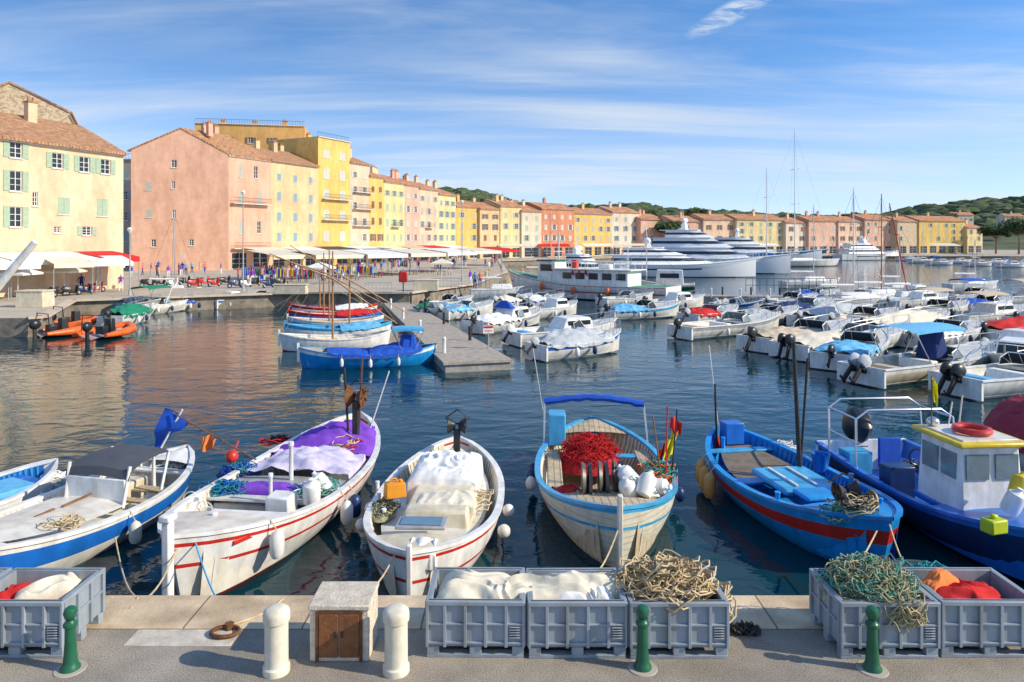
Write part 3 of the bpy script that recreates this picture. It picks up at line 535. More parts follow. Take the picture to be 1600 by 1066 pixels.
def ropes(name,label,c,rx,ry,h,m,n,r,seed,cat='rope',base=None,tilt=.35,group=None,rmin=.12,rmax=.26):
    q=random.Random(seed); mb=MB()
    if base:
        rows=[]
        for i in range(10):
            a=i/9; rows.append([(c[0]+rx*a*math.cos(t*.3927),c[1]+ry*a*math.sin(t*.3927),c[2]+h*.85*(1-a**2.4)*(1+.3*noise.noise(V(a*4,t%16,seed)))) for t in range(17)])
        mb.grid(rows,1)
    for k in range(n):
        a=q.uniform(0,6.3);d=math.sqrt(q.random())*.82; x=c[0]+rx*d*math.cos(a);y=c[1]+ry*d*math.sin(a); z=c[2]+h*(1-d**2.4)*(1 if base else q.uniform(.2,1))+r; R_=q.uniform(rmin,rmax); tx,ty=q.uniform(-tilt,tilt),q.uniform(-tilt,tilt); st=q.uniform(.5,1)
        mb.tube([(x+R_*math.cos(t*.4488)*(1+.2*math.sin(t+k)),y+R_*st*math.sin(t*.4488),z+R_*(tx*math.cos(t*.4488)+ty*math.sin(t*.4488))+.03*math.sin(t*2.1+k)) for t in range(14)],r,4,closed=True,mi=0 if not isinstance(m,list) or k%3 else 2)
    ms=[m[0],base or m[0],m[1]] if isinstance(m,list) else [m,base or m]
    return tag(mb.build(name,ms,weld=False),label,cat,group)
def drape(name,label,c,w_,d_,h,m,seed,rz=0,cat='cloth',nx=64,ny=40,edge=.15,folds=1.):
    rows=[];ca,sa=math.cos(rz),math.sin(rz)
    def rid(x,y,s): a=min(1,abs(noise.noise(V(x,y,s)))*2.4); return 1-a*a*(3-2*a)
    for i in range(nx+1):
        row=[]
        for j in range(ny+1):
            u,v=i/nx*2-1,j/ny*2-1; x,y=u*w_/2,v*d_/2; e=max(0,(1-abs(u)**5)*(1-abs(v)**5)); wq=.35*noise.noise(V(x*2,y*2,seed+9))
            z=h*e**.5*(.72+.3*noise.noise(V(x*1.6,y*1.6,seed)))+folds*e*(.042*rid(x*1.3+wq*3,y*4.6+x*1.5+wq*4,seed+3)+.012*rid(x*4+y*5+wq*5,y*4-x*2,seed+7))
            x+=.035*noise.noise(V(v*4,seed,u*4)); row.append((c[0]+x*ca-y*sa,c[1]+x*sa+y*ca,c[2]+z-(edge if abs(u)>.99 or abs(v)>.99 else 0)))
        rows.append(row)
    return tag(MB().grid(rows).build(name,m),label,cat)
def flag(name,label,p,q,w_,m,dirv,seed=0,cat='flag',tri=False,wv=.12,droop=.12):
    p=Vector(p);q=Vector(q); rows=[]
    for i in range(19):
        a=i/18; row=[]
        for j in range(10):
            b=j/9; hgt=(1-a) if tri else 1; base=p.lerp(q,.5+(b-.5)*hgt); row.append(base+Vector(dirv)*w_*a+V(.3*wv*w_*math.sin(a*9+seed),wv*w_*math.sin(a*8+b*2.5+seed),-droop*w_*a*(1+a)+.04*math.sin(a*11+b*3)))
        rows.append(row)
    return tag(MB().grid(rows).build(name,m),label,cat)
def jug(label,c,rz,m,k=1.,grp=None):
    o=MB().lathe([(.06,0),(.14,.02),(.15,.08),(.15,.3),(.13,.36),(.06,.4),(.04,.43),(.045,.46),(.0,.46)],n=12).tube([(.05,0,.42),(.13,0,.44),(.16,0,.38),(.13,0,.3)],.02,5).build('plastic_jug',m,loc=c); o.scale=(k,k,k); o.rotation_euler=(rnd.uniform(-1.4,1.4),rnd.uniform(-.8,.8),rz); return tag(o,label,'jug',grp)
def hauler(b,p,sz=.35,m=None,m2=None,hgt=.9):
    x,y,z=p; m=m or IRON
    o=MB().box((x,y,z+hgt/2-.1),(.14,.16,hgt)).box((x,y,z),(.4,.4,.06)).build('net_hauler',m,b.r,bevel=.02)
    for e in(-1,1):
        q=MB().bar((x,y+e*.13,z+hgt),(x,y+e*.2,z+hgt),sz*.6,sz*.85,16); q.bar((x,y+e*.04,z+hgt),(x,y+e*.13,z+hgt),sz*.3,sz*.6,12)
        for i in range(5): a=i*1.257; q.bar((x+sz*.25*math.cos(a),y+e*.215,z+hgt+sz*.25*math.sin(a)),(x+sz*.7*math.cos(a),y+e*.215,z+hgt+sz*.7*math.sin(a)),.02,n=4,mi=1)
        q.build('drum',[m2 or RUST,m],o)
    MB().tube([(x-.1,y,z+hgt),(x-.1,y-.3,z+hgt+.15),(x-.1,y,z+hgt+sz+.1),(x-.1,y+.3,z+hgt+.15)],.022,6,closed=True).build('guard_hoop',m,o)
def post(b,px,py,h,hh,m,r=.035,name='deck_post'):
    l=b.l(px,py,h); MB().lathe([(r,0),(r,hh*.9),(r*1.3,hh*.92),(r*1.2,hh)],tuple(l),8).build(name,m,b.r)
BD=((.4,0),(.72,1),(1,2))
FG='pointed fishing boats moored at the near quay'
# boat at the left edge
b=Boat('blue decked white rimmed boat, cut off at the left edge',G(-290,825,-.3),G(88,732,-.45),2.0,.65,[NAVY,WHITE,WHITE],BD,group=FG,inner=BLUE,gun=WHITE,ribs=SKYB)
b.deck(.12,.5,BLUE,'side_deck',-.12,.02); b.thwart(.3,WHITE); b.thwart(.55,BLUE); b.box('hatch',(-.9,0,.62),(1.1,1,.14),CLB,bev=.04); b.fender(.2,1)
ropes('rope_coil','white rope coil on the blue decked boat at the left edge',b.w(-1.9,.2,.55),.3,.25,.12,CWHITE,12,.016,71)
# white and blue boat
b=Boat('white boat with wide blue band and grey topped folding frame',G(-130,880,-.25),G(292,712,-.45),2.5,.68,[OFFW,WHITE,BLUE,WHITE],((.36,0),(.62,1),(.9,2),(1,3)),group=FG,inner=WHITE,gun=WHITE,ribs=WHITE)
b.deck(.46,.86,OFFW,'cabin_deck',.02,.1,wid=.35); b.box('engine_box',tuple(b.l(185,765,.5)),(.8,.9,.45),CREAM,bev=.05); b.thwart(.28,WOODL,.3); b.thwart(.14,WHITE); b.thwart(.37,WOODL,.2); b.deck(.02,.12,WHITE,'stern_deck')
l=b.l(190,712,1.45); rows=[]
for dx,z in((-.62,1.5),(-.2,1.55),(.3,1.52),(.62,1.42),(.68,1.25)): rows.append([V(l.x+dx,l.y+v*.78,z-.08*v*v) for v in(-1,-.5,0,.5,1)])
MB().grid(rows).build('sun_roof',mat('canopy_grey',(.08,.085,.1),.7),b.r)
for e in(-1,1):
    for dx,tx in((.6,.75),(-.55,-.35)): MB().bar((l.x+tx,l.y+e*.7,.65),(l.x+dx,l.y+e*.74,1.45),.035).build('roof_leg',WHITE,b.r)
b.box('side_panel',(l.x+.68,l.y,.95),(.05,1.4,.5),WHITE); l=b.l(240,765,.45); b.box('white_bracket',(l.x,l.y,.85),(.1,.07,.9),WHITE,tx=.4)
l=b.l(172,745,.5); MB().lathe([(.12,0),(.16,.1),(.12,.25),(.03,.3)],tuple(l),12).build('deck_vent',OFFW,b.r)
for px,py in((60,815),(120,790),(40,840)): l=b.l(px,py,.75); b.box('hatch_strip',(l.x,l.y,.86),(.7,.06,.03),WOOD,bev=.005)
ropes('rope_coil','thin rope coil on the cream deck of the white and blue boat',tuple(G(95,822,WZ+.8)),.3,.25,.1,ROPE,12,.012,72); ropes('rope_coil','white rope coil at the far end of the white and blue boat',tuple(G(265,730,WZ+.6)),.3,.25,.1,[CWHITE,ROPEG],14,.014,73)
b.fender(.52,1,OFFW); b.fender(.85,-1)
b.rod('flag_staff',232,735,.6,285,640,.025,WHITE); g=G(232,735,WZ+.6)
flag('flag','dark blue flag flying above the white and blue boat',at(254,638,g.y),at(296,660,g.y),1.15,CBLUE,(-.56,.05,-.8),1,tri=True,wv=.07,droop=0.)
flag('flag','small orange flag on the pole beside the blue flag',at(312,700,g.y-.5),at(318,680,g.y-.5),.35,CORA,(.9,0,-.1),2,wv=.2)
tag(MB().bar(at(270,645,g.y),at(400,718,g.y-1.2),.018).bar(at(290,660,g.y),at(372,690,g.y-1.),.01).build('marker_pole',WOOD),'thin leaning marker pole holding the orange flag','pole')
# long white boat
b=Boat('long white boat with red stripes and purple covers',G(268,850,-.0),G(562,655,-.2),2.95,.78,[DRED,WHITE,RED,WHITE,RED,WHITE],((.34,0),(.66,1),(.7,2),(.88,3),(.92,4),(1,5)),bw=.55,st=.4,rake=.45,group=FG,inner=OFFW,gun=WHITE,ribs=WHITE,fd=.8)
x1=b.X(1,1); MB().box((x1+.05,0,.85),(.16,.14,1.5),tx=1).box((x1+.05,0,1.66),(.24,.2,.12)).build('stempost',WHITE,b.r,bevel=.03)
for e in(1,-1): b.box('name_plate',(b.X(.9,1)-.05,e*(b.hb(.9)*.98),.95),(.45,.03,.08),RED,rz=-e*.42,bev=.01)
b.cover(.1,.32,.35,CPURP,'purple_cover',6,wid=.88,amp=.12); b.cover(.29,.47,.25,CLIL,'lilac_cover',4,wid=.8,amp=.12)
b.deck(.47,.56,GREY,'middle_deck',-.1); drape('purple_cloth','purple cloth lying across the long white boat',b.w(.6,-.2,.72),1.6,.5,.12,CPURP,5,b.rz+1.57)
b.box('engine_hatch',tuple(b.l(400,790,.35)+V(0,0,.1)),(1.2,1.3,.3),GREY,bev=.04); b.thwart(.62,OFFW,.3); b.thwart(.74,WHITE,.3); b.box('control_box',tuple(b.l(440,795,.7)),(.45,.5,.6),WHITE,bev=.04)
post(b,455,760,.6,1.0,WHITE,.05); post(b,423,800,.5,.8,WHITE,.04); post(b,335,830,.8,.35,WHITE,.05)
hauler(b,tuple(b.l(556,690,.95)),.33,IRON,RUST,1.15); b.rod('pole',575,680,.9,608,580,.018,WHITE); b.rod('pole',545,690,.9,538,575,.03,IRON); b.rod('pole',560,690,.9,566,560,.025,RUST)
for u,e,m in((.55,1,NAVY),(.6,1,WHITE),(.3,-1,WHITE),(.85,1,WHITE)): b.fender(u,e,m,.5,.13)
def bucket(label,c,m,k=1.): return tag(MB().lathe([(.12*k,0),(.16*k,.3*k),(.17*k,.31*k),(.145*k,.3*k),(.11*k,.03)],n=14).tube([(.16*k*math.cos(a),.02,.3*k+.16*k*math.sin(a)) for a in [i*.52 for i in range(7)]],.008,4).build('bucket',m,loc=c),label,'bucket')
bucket('white bucket on the left side of the long white boat',G(298,805,-.55),WHITE); bucket('pale bucket in front of the first bucket on the long white boat',G(318,822,-.5),OFFW)
ropes('net_heap','teal and blue net heap on the left side deck of the long white boat',tuple(G(352,775,-.6)),.6,.4,.25,[NETT,CBLUE],60,.011,3,'net',base=CNAVY,rmin=.06,rmax=.18)
ropes('net_heap','dark blue net heap against the far left rail of the long white boat',tuple(G(372,742,-.55)),.5,.35,.22,[CBLUE,ROPEG],40,.011,4,'net',base=CNAVY,rmin=.06,rmax=.18)
ropes('rope_coil','green and white rope coils on the right side of the long white boat',tuple(G(498,770,-.45)),.4,.35,.2,[ROPEG,CWHITE],30,.014,5)
ropes('rope_coil','rope coils at the foot of the tall net hauler',tuple(G(545,700,-.35)),.4,.5,.25,[ROPE,NETR],26,.016,6)
jug('white jug beside the rope coils of the long white boat',G(487,785,-.45),1,WHITE,1.2); jug('second white jug by the right rail of the long white boat',G(512,768,-.4),2,WHITE,1.1)
tag(MB().ball(G(362,713,-.1),.15,8).bar(G(362,713,-.1),G(372,690,-.0),.03).build('marker_buoy',RED),'red marker buoy left of the purple cover','buoy')
ropes('float_line','red and black float line hung on the left rail by the purple cover',tuple(G(432,692,-.4)),.3,.25,.15,[NETR,IRON],14,.02,8,'net')
# small white boat
b=Boat('small white boat with white tarpaulin and orange jerry can',G(640,868,-.15),G(715,695,-.4),2.65,.7,[NAVY,WHITE,RED,WHITE,RED,WHITE],((.2,0),(.62,1),(.66,2),(.9,3),(.94,4),(1,5)),bw=.4,rake=.35,group=FG,inner=CREAM,gun=WHITE,ribs=OFFW)
x1=b.X(1,1); b.box('stempost',(x1+.02,0,.8),(.1,.09,.9),WHITE)
b.deck(.03,.97,OFFW,'side_deck',-.14,.03,n=14,wid=.3)
b.box('cabin_trunk',tuple(b.l(690,790,.75)+V(-.3,0,0)),(2.6,1.35,.45),CREAM,bev=.06,tp=.9); l=b.l(668,822,.95); b.box('skylight',(l.x,l.y-.1,1.0),(.5,.9,.06),GREY); b.box('skylight_glass',(l.x,l.y-.1,1.045),(.36,.75,.02),mat('skylight_blue',(.15,.25,.35),.15))
drape('tarpaulin','white wrinkled tarpaulin thrown over the cabin of the small white boat',b.w(-.9,.05,.95),1.9,1.5,.34,CWHITE,9,b.rz,'tarpaulin',edge=.35,folds=1.6)
drape('cloth_sheet','cream sheet over the forward hatch of the small white boat',b.w(.75,.25,.92),.8,1.2,.12,CCREAM,11,b.rz)
drape('rag','white net cloth hanging over the bow of the small white boat',b.w(x1-.55,.12,.92),.6,.55,.1,CWHITE,12,b.rz,edge=.2,folds=1.6)
g=G(617,775,-.35); o=MB().box((0,0,.14),(.42,.3,.28),tp=.9).lathe([(.04,.28),(.04,.33)],(.12,0,0),8).tube([(-.12,0,.28),(-.08,0,.36),(.02,0,.36),(.06,0,.28)],.02,5).build('jerry_can',mat('jerry_orange',(.85,.34,.02),.5),loc=g,rz=.4,bevel=.04); tag(o,'orange jerry can on the left side of the small white boat','jerry can')
hauler(b,tuple(b.l(714,712,.8)),.26,IRON,BLACK,.75)
for e,u in((1,.5),(1,.65),(-1,.5),(-1,.62)): MB().ball((b.X(u,1),e*(b.hb(u)+.13),.45),.13,7).build('ball_fender',WHITE if u<.55 else OFFW,b.r)
for px,py in((592,790),(600,815),(748,770),(745,745),(590,770)): post(b,px,py,.62,.25,WHITE,.04)
ropes('rope_coil','tan rope coils on the right rail of the small white boat',tuple(G(745,785,-.45)),.2,.5,.15,ROPE,16,.014,13); ropes('net_heap','dark net heap on the left side deck of the small white boat',tuple(G(600,800,-.5)),.25,.55,.15,[IRON,ROPEO],34,.01,14,'net',base=ROPEO,rmin=.05,rmax=.14)
# beige planked boat
b=Boat('beige planked boat with light blue rails and rolled blue bimini',G(968,805,-.1),G(925,668,-.4),3.1,.78,[NAVY,BEIGE,SKYB,BEIGE,SKYB],((.22,0),(.72,1),(.76,2),(.93,3),(1,4)),bw=.45,rake=.3,group=FG,inner=WOODL,gun=SKYB,ribs=OFFW,fd=.86)
x1=b.X(1,1); MB().box((x1+.05,0,.75),(.12,.1,1.5)).build('stempost',OFFW,b.r,bevel=.02); b.deck(.02,.14,WOODL,'stern_deck'); b.deck(.7,.86,WOODL,'middle_deck',-.12); b.thwart(.3,SKYB)
b.box('side_deck',(0,-1.12,.68),(3.6,.35,.04),WOODL); b.box('side_deck',(0,1.12,.68),(3.6,.35,.04),WOODL)
l=b.l(870,680,1.); b.box('locker',(l.x,l.y,1.2),(.6,.45,.8),SKYB,bev=.03)
g=G(930,668,-.4); A=at(850,628,g.y-.3); Bq=at(1006,632,g.y-.3); M_=Matrix.Rotation(-b.rz,3,'Z'); la,lb_=M_@(A-b.o),M_@(Bq-b.o)
pts=[la.lerp(lb_,i/14)+V(0,0,.16*math.sin(math.pi*i/14)+.012*math.sin(i*2.3)) for i in range(15)]; o=MB().tube(pts,[.085+.02*(i%2) for i in range(15)],8).build('rolled_bimini',CBLUE,b.r); MB().tube([la-V(0,0,1.2)+V(.3,0,0),la,*pts,lb_,lb_-V(0,0,1.3)+V(1.1,0,0)],.025,6).tube([la-V(-.9,0,1.1),la+V(.03,.02,0)],.02,6).build('bimini_frame',STEEL,o)
ropes('net_heap','large red fishing net heap in the beige planked boat',tuple(G(920,728,-.75)),.85,.8,.7,[NETR,CRED],220,.009,21,'net',base=NETR,rmin=.05,rmax=.2,tilt=.7)
drape('net_sheet','bright red net cloth spread on the left deck of the beige planked boat',tuple(G(884,778,-.55)),.75,.6,.18,CRED,22,.3,'net',folds=2)
ropes('rope_coil','tangle of dark ropes around the winch of the beige planked boat',tuple(G(935,800,-.75)),.8,.5,.4,[IRON,ROPEG],70,.013,23)
for dx,hh in((-.25,.8),(.1,1.0),(.42,.85)):
    p=b.l(935,790,.5)+V(-dx*.3,dx,0); o=MB().box((p.x,p.y,p.z+.2),(.3,.08,.6)).build('winch_frame',IRON,b.r); q=MB()
    q.bar((p.x,p.y-.1,p.z+.55),(p.x,p.y-.03,p.z+.55),.38,.34,18).bar((p.x,p.y+.1,p.z+.55),(p.x,p.y+.03,p.z+.55),.38,.34,18).bar((p.x,p.y-.1,p.z+.55),(p.x,p.y+.1,p.z+.55),.1,n=8,mi=1); q.build('drum',[mat('drum_grey',(.16,.14,.13),.5,.4,.5,6),RUST],o)
for i,(px,py,h_,w_) in enumerate([(985,780,.8,'lowest left'),(1003,775,.95,'topmost'),(1020,782,.8,'right'),(995,760,1.,'rear'),(1012,762,.95,'far right'),(975,762,.85,'far left')]): jug('white plastic jug piled by the winch, the %s one'%w_,G(px,py,WZ+h_),i,WHITE,1.2,'white jugs in the beige planked boat')
for i,(u,e) in enumerate(((.42,-1),(.5,-1),(.36,-1),(.48,1),(.58,1))): MB().ball((b.X(u,1),e*(b.hb(u)+.13),.42),(.12,.12,.17),7).build('ball_fender',NAVY if i!=1 else WHITE,b.r)
for px,qx,qy,m in((1040,1043,635,RED),(1048,1058,640,IRON),(1035,1020,650,WOOD)): b.rod('marker_pole',px,760,.8,qx,qy,.018,m)
g=G(1045,750,WZ+.8); flag('flag','red marker flag on a pole at the beige planked boat',at(1046,672,g.y),at(1048,650,g.y),.28,CRED,(.9,0,-.3),1,wv=.2); flag('flag','yellow green marker flag below the red one',at(1050,712,g.y),at(1058,672,g.y),.3,CYEL,(-.75,0,-.5),2,wv=.2); flag('flag','lower red marker flag beside the yellow one',at(1038,712,g.y),at(1040,690,g.y),.25,CRED,(-.6,0,-.6),4,wv=.2)
ropes('float_line','green and orange float line by the right rail of the beige planked boat',tuple(G(1030,745,-.3)),.25,.7,.3,[ROPEG,ORANGE],40,.014,25)
b.rod('whip_aerial',848,640,1.,833,545,.01,WHITE)
# bright blue boat
b=Boat('bright blue boat with broad red band and short dark mast',G(1392,815,-.1),G(1128,678,-.35),2.65,.74,[BLUE,MIDB,RED,MIDB,RED],((.3,0),(.66,1),(.84,2),(.97,3),(1,4)),bw=.42,st=.35,rake=.4,group=FG,inner=MIDB,gun=MIDB,ribs=BLUE,fd=.78)
b.deck(.12,.42,mat('dark_deck',(.2,.16,.12),.8,0,.4),'floor_deck',-.16,.0,wid=.4); b.box('hatch_cover',(.25,0,.8),(1.5,1.3,.14),SKYB,bev=.05); b.box('hatch_cover',(1.35,0,.88),(.6,1.1,.1),MIDB,bev=.04); MB().box((.25,.15,.9),(1.2,.05,.03)).box((.25,-.3,.9),(1.2,.05,.03)).build('hatch_rail',WHITE,b.r)
b.thwart(.16,SKYB); b.thwart(.44,MIDB,.35); b.box('stern_locker',(b.X(.09,1),0,1.05),(.4,.5,.55),BLUE); b.rod('pole',1120,690,.8,1117,600,.03,IRON); b.rod('rod',1125,690,.8,1108,540,.012,WHITE)
b.rod('mast',1250,740,.7,1240,535,.06,IRON,.04); b.rod('boom',1250,738,.7,1262,560,.03,IRON); hauler(b,tuple(b.l(1322,800,.95)),.2,RUST,IRON,.4); l=b.l(1348,800,.95); MB().bar((l.x,l.y-.15,l.z+.25),(l.x+.05,l.y+.15,l.z+.25),.1,n=14).bar((l.x,l.y-.17,l.z+.25),(l.x,l.y-.14,l.z+.25),.17,n=14).bar((l.x+.05,l.y+.15,l.z+.25),(l.x+.05,l.y+.18,l.z+.25),.17,n=14).box((l.x,l.y,l.z+.08),(.15,.2,.25)).build('winch_drum',mat('brass_drum',(.35,.24,.1),.5,.5,.4),b.r)
for u in(.3,.36,.24): b.fender(u,-1,mat('fender_tan',(.65,.32,.1),.6),.6,.14,.05)
for px,py in((1130,700),(1160,680),(1290,730),(1330,760),(1215,790),(1375,800)): post(b,px,py,.75,.28,MIDB,.05)
ropes('rope_coil','green and tan rope coils by the winch of the bright blue boat',tuple(G(1320,808,-.3)),.4,.4,.25,[ROPEG,ROPE],40,.014,31); ropes('rope_coil','small white rope coil behind the mast of the bright blue boat',tuple(G(1225,700,-.5)),.2,.3,.12,CWHITE,14,.012,33); ropes('rope_coil','tan rope coil around the winch drum of the bright blue boat',tuple(G(1345,795,-.05)),.18,.18,.2,[ROPE,IRON],22,.012,34)
bucket('blue bucket behind the mast of the bright blue boat',G(1282,735,-.5),BLUE,1.3)
# navy work boat
b=Boat('navy work boat with white cabin, yellow roof and steel arch',G(1740,860,-.1),G(1345,698,-.5),2.8,.8,[DRED,NAVY,BLUE],((.2,0),(.9,1),(1,2)),kind='m',bw=.5,st=.05,rake=.4,inner=BLUE,gun=BLUE,fd=.62,name='work_boat')
l=b.l(1522,800,.75); cx,cy=l.x-.35,l.y+.15; o=MB().box((cx,cy,1.4),(1.35,1.3,1.45),tp=.92,tx=.86).build('cabin',WHITE,b.r,bevel=.04)
for e in(1,-1):
    for x0,x1_ in((-.5,-.03),(.06,.48)): MB().box((cx+(x0+x1_)/2,cy+e*.622,1.7),(x1_-x0,.03,.5)).build('cabin_window',GLASSB,o)
for y0 in(-.3,.3): MB().box((cx+.635,cy+y0,1.72),(.03,.46,.48)).build('cabin_window',GLASSB,o); MB().box((cx-.635,cy+y0,1.72),(.03,.46,.48)).build('cabin_window',GLASSB,o)
b.box('cabin_roof',(cx,cy,2.16),(1.5,1.45,.09),YEL,bev=.03); b.box('roof_panel',(cx,cy,2.215),(1.2,1.15,.04),OFFW,bev=.01); b.box('cabin_base',(cx,cy,.78),(1.45,1.4,.12),BLUE)
for px,h_ in((1,.8),(2,.6)): MB().bar((cx-.3*px,cy,2.1),(cx-.3*px,cy+.1,2.1+h_),.015).build('aerial',WHITE,b.r)
MB().ball((cx-.5,cy-.4,2.32),(.13,.13,.1),7).build('spotlight',STEEL,b.r)
g=b.w(cx+.1,cy,2.31); q=MB().tube([(.3*math.cos(i*.3927),.3*math.sin(i*.3927),0) for i in range(16)],.065,8,closed=True).build('life_ring',RED,loc=g); tag(q,'red life ring lying on the yellow cabin roof','life ring')
fr=MB(); x0=b.X(.1,1)
for xx in(x0,x0+1.2): fr.tube([(xx,-1.25,.8),(xx-.1,-1.2,1.9),(xx-.1,-.9,2.1),(xx-.1,.9,2.1),(xx-.1,1.2,1.9),(xx,1.25,.8)],.03,6)
for e in(-1,1): fr.bar((x0-.1,e*1.2,1.9),(x0+1.1,e*1.2,1.9),.025).bar((x0,e*1.22,1.35),(x0+1.2,e*1.22,1.35),.02)
fr.build('steel_arch',STEEL,b.r); b.outboard(.0,BLACK,1.6)
l=b.l(1400,752,.5); MB().box((l.x,l.y,.75),(.5,.55,.1)).box((l.x-.25,l.y,1.1),(.08,.55,.7)).bar((l.x,l.y,.15),(l.x,l.y,.72),.05).build('helm_seat',CBLUE,b.r,bevel=.03); b.box('locker',(l.x-1.,l.y-.4,.6),(.5,.6,.7),SKYB); b.box('console',(l.x+.8,l.y-.5,.7),(.4,.6,.9),NAVY)
MB().tube([(l.x+.3,l.y+.3+.18*math.cos(i*.52),1.15+.18*math.sin(i*.52)) for i in range(12)],.02,5,closed=True).build('steering_wheel',BLACK,b.r)
for i,(px,py,h_,m,nm) in enumerate(((1575,800,1.1,WHITE,'white'),(1588,778,1.3,YEL,'yellow'))):
    o=jug('%s jug hanging by the cabin of the navy work boat'%nm,G(px,py,WZ+h_),i,m,1.1); o.rotation_euler=(.25,.3,i)
g=G(1553,832,-.1); tag(MB().box((0,0,.12),(.36,.25,.24)).box((0,0,.27),(.12,.1,.08)).build('fuel_can',mat('lime',(.5,.6,.02),.5),loc=g,rz=.3,bevel=.03),'lime green fuel can on the foredeck of the navy work boat','fuel can')
ropes('rope_coil','dark rope coils on the stern deck of the navy work boat',tuple(G(1440,740,-.5)),.4,.5,.25,[IRON,CBLUE],30,.016,41)
g=b.w(cx-.4,cy-.5,2.2); tag(MB().bar(g,g+V(0,0,1.1),.012).build('flag_pole',WOOD),'thin pole of the lime flag on the yellow cabin roof','pole'); flag('flag','lime yellow flag above the yellow cabin roof',g+V(0,0,.65),g+V(0,0,1.08),.25,CYEL,(.6,.2,-.5),2,wv=.2)
b=Boat('boat under a maroon tarpaulin behind the white cabin',G(1760,735,-.2),G(1575,655,-.4),2.7,.8,[NAVY,WHITE],((.3,0),(1,1)),name='covered_boat'); b.cover(.02,.95,1.1,CMAR,'tarpaulin',3,amp=.2)
def moor(p,q,lab,r=.014,sag=.25,m=ROPE):
    pts=[p.lerp(q,i/12)-V(0,0,sag*math.sin(math.pi*i/12)) for i in range(13)]; tag(MB().tube(pts,r,5).build('mooring_rope',m),lab,'rope','mooring ropes to the near quay')
for p,q,lab in((G(285,835,-.0),G(205,950,.02),'mooring rope left of the long white boat bow'),(G(300,830,0),G(375,985,.02),'blue mooring rope right of the long white boat bow'),(G(620,860,-.2),G(545,925,.02),'mooring rope from the small white boat to the left'),(G(965,830,-.1),G(905,905,-.0),'mooring rope from the beige planked boat'),(G(1370,830,-.2),G(1275,930,.02),'mooring rope from the bright blue boat'),(G(1390,820,-.1),G(1440,900,.1),'mooring rope right of the bright blue boat bow'),(G(180,840,-.3),G(215,935,.02),'mooring rope between the first two full boats')): moor(p,q,lab,m=CLB if 'blue moor' in lab else ROPE)
# ---------- row of small pointed boats at the dock
SG='small pointed boats beside the wooden dock'
spec=[((467,575),(682,566),2.2,[MIDB,MIDB,WHITE],'bright blue pointed boat with blue covers in front of the row',CBLUE),((437,549),(610,541),2.,[DRED,WHITE,WHITE],'white pointed boat with red bottom, directly behind the bright blue one',None),((446,531),(612,524),1.9,[SKYB,WHITE,SKYB],'white and light blue pointed boat, third in the row',CLB),((450,518),(600,513),1.9,[BLUE,SKYB,WHITE],'light blue pointed boat, fourth in the row',None),((452,506),(596,501),1.8,[RED,BLUE,RED],'blue pointed boat with red rim, fifth in the row',CRED),((455,495),(590,491),1.8,[NAVY,WHITE,RED],'white pointed boat with red rim, rearmost in the row',CWHITE)]
for i,(a,c,B,hm,lb,cv) in enumerate(spec):
    b=Boat(lb,W(*a),W(*c),B,.62,hm,((.35,0),(.85,1),(1,2)),bw=.35,group=SG,inner=(WOODL,OFFW,SKYB)[i%3],gun=hm[2] if i else SKYB,name='pointed_boat',NU=16)
    for u in(.3,.5,.7): b.thwart(u,WOODL,.2)
    MB().box((b.X(1,1),0,.75),(.12,.1,.9)).build('stempost',hm[2],b.r)
    if cv: b.cover(.12,.5,.35 if not i else .25,cv,'cover',i)
    if not i:
        b.box('cabin_cover',(-1.9,0,1.05),(.9,1.2,.7),CBLUE,tp=.75,tx=.7,bev=.1); b.bimini(-2.6,-1.1,1.6,1.75,SKYB,.8,.05); b.cover(.5,.8,.12,CBLUE,'forward_cover',9)
        for u in(.3,.5,.7): b.fender(u,1,WHITE,.4,.09); b.fender(u,-1,OFFW,.4,.09)
    mh={0:None,1:(.2,5.5),2:(-.6,5.),3:(.5,5.6),4:(.9,5.2),5:(1.2,3)}[i]
    if mh:
        b.mast(mh[0],mh[1],.065,MASTW,False)
        k=4.2+i*.3
        if i in(2,4,1): MB().tube([(mh[0]+k*.75,.15,mh[1]*.98+(.9 if i==2 else 0)),(mh[0],.15,mh[1]*.72),(mh[0]-k*.8,.15,1.3)],[.03,.06,.03],6).build('lateen_yard',MASTW,b.r)
        MB().tube([(mh[0]+k*.6,0,.9),(mh[0],0,mh[1]*.95),(mh[0]-k*.6,0,.9)],.012,3).build('stay',ROPE,b.r)
# ---------- docks
def dockq(label,a,b_,w0,w1,z,posts=5):
    d=(b_-a);L=d.length;r=thing('floating_dock',label,'dock',V(a.x,a.y,z),math.atan2(d.y,d.x))
    MB().add([(0,-w0/2,0),(L,-w1/2,0),(L,w1/2,0),(0,w0/2,0),(0,-w0/2,-.12),(L,-w1/2,-.12),(L,w1/2,-.12),(0,w0/2,-.12)],[(0,1,2,3),(0,1,5,4),(1,2,6,5),(2,3,7,6),(3,0,4,7)]).build('deck_boards',DECKW,r)
    MB().add([(0.1,-w0/2+.1,-.12),(L-.1,-w1/2+.1,-.12),(L-.1,w1/2-.1,-.12),(.1,w0/2-.1,-.12),(.1,-w0/2+.1,-.75),(L-.1,-w1/2+.1,-.75),(L-.1,w1/2-.1,-.75),(.1,w0/2-.1,-.75)],[(0,1,5,4),(1,2,6,5),(2,3,7,6),(3,0,4,7)]).build('float',mat('float_grey',(.4,.38,.34),.8,0,.4),r)
    for i in range(posts): MB().lathe([(.09,-.2),(.09,.7),(.12,.72),(.05,.8)],(L*(i+.3)/posts,w0/2*(-1)**i*.92,0),8).build('mooring_post',WHITE if i%2 else IRON,r)
    return r
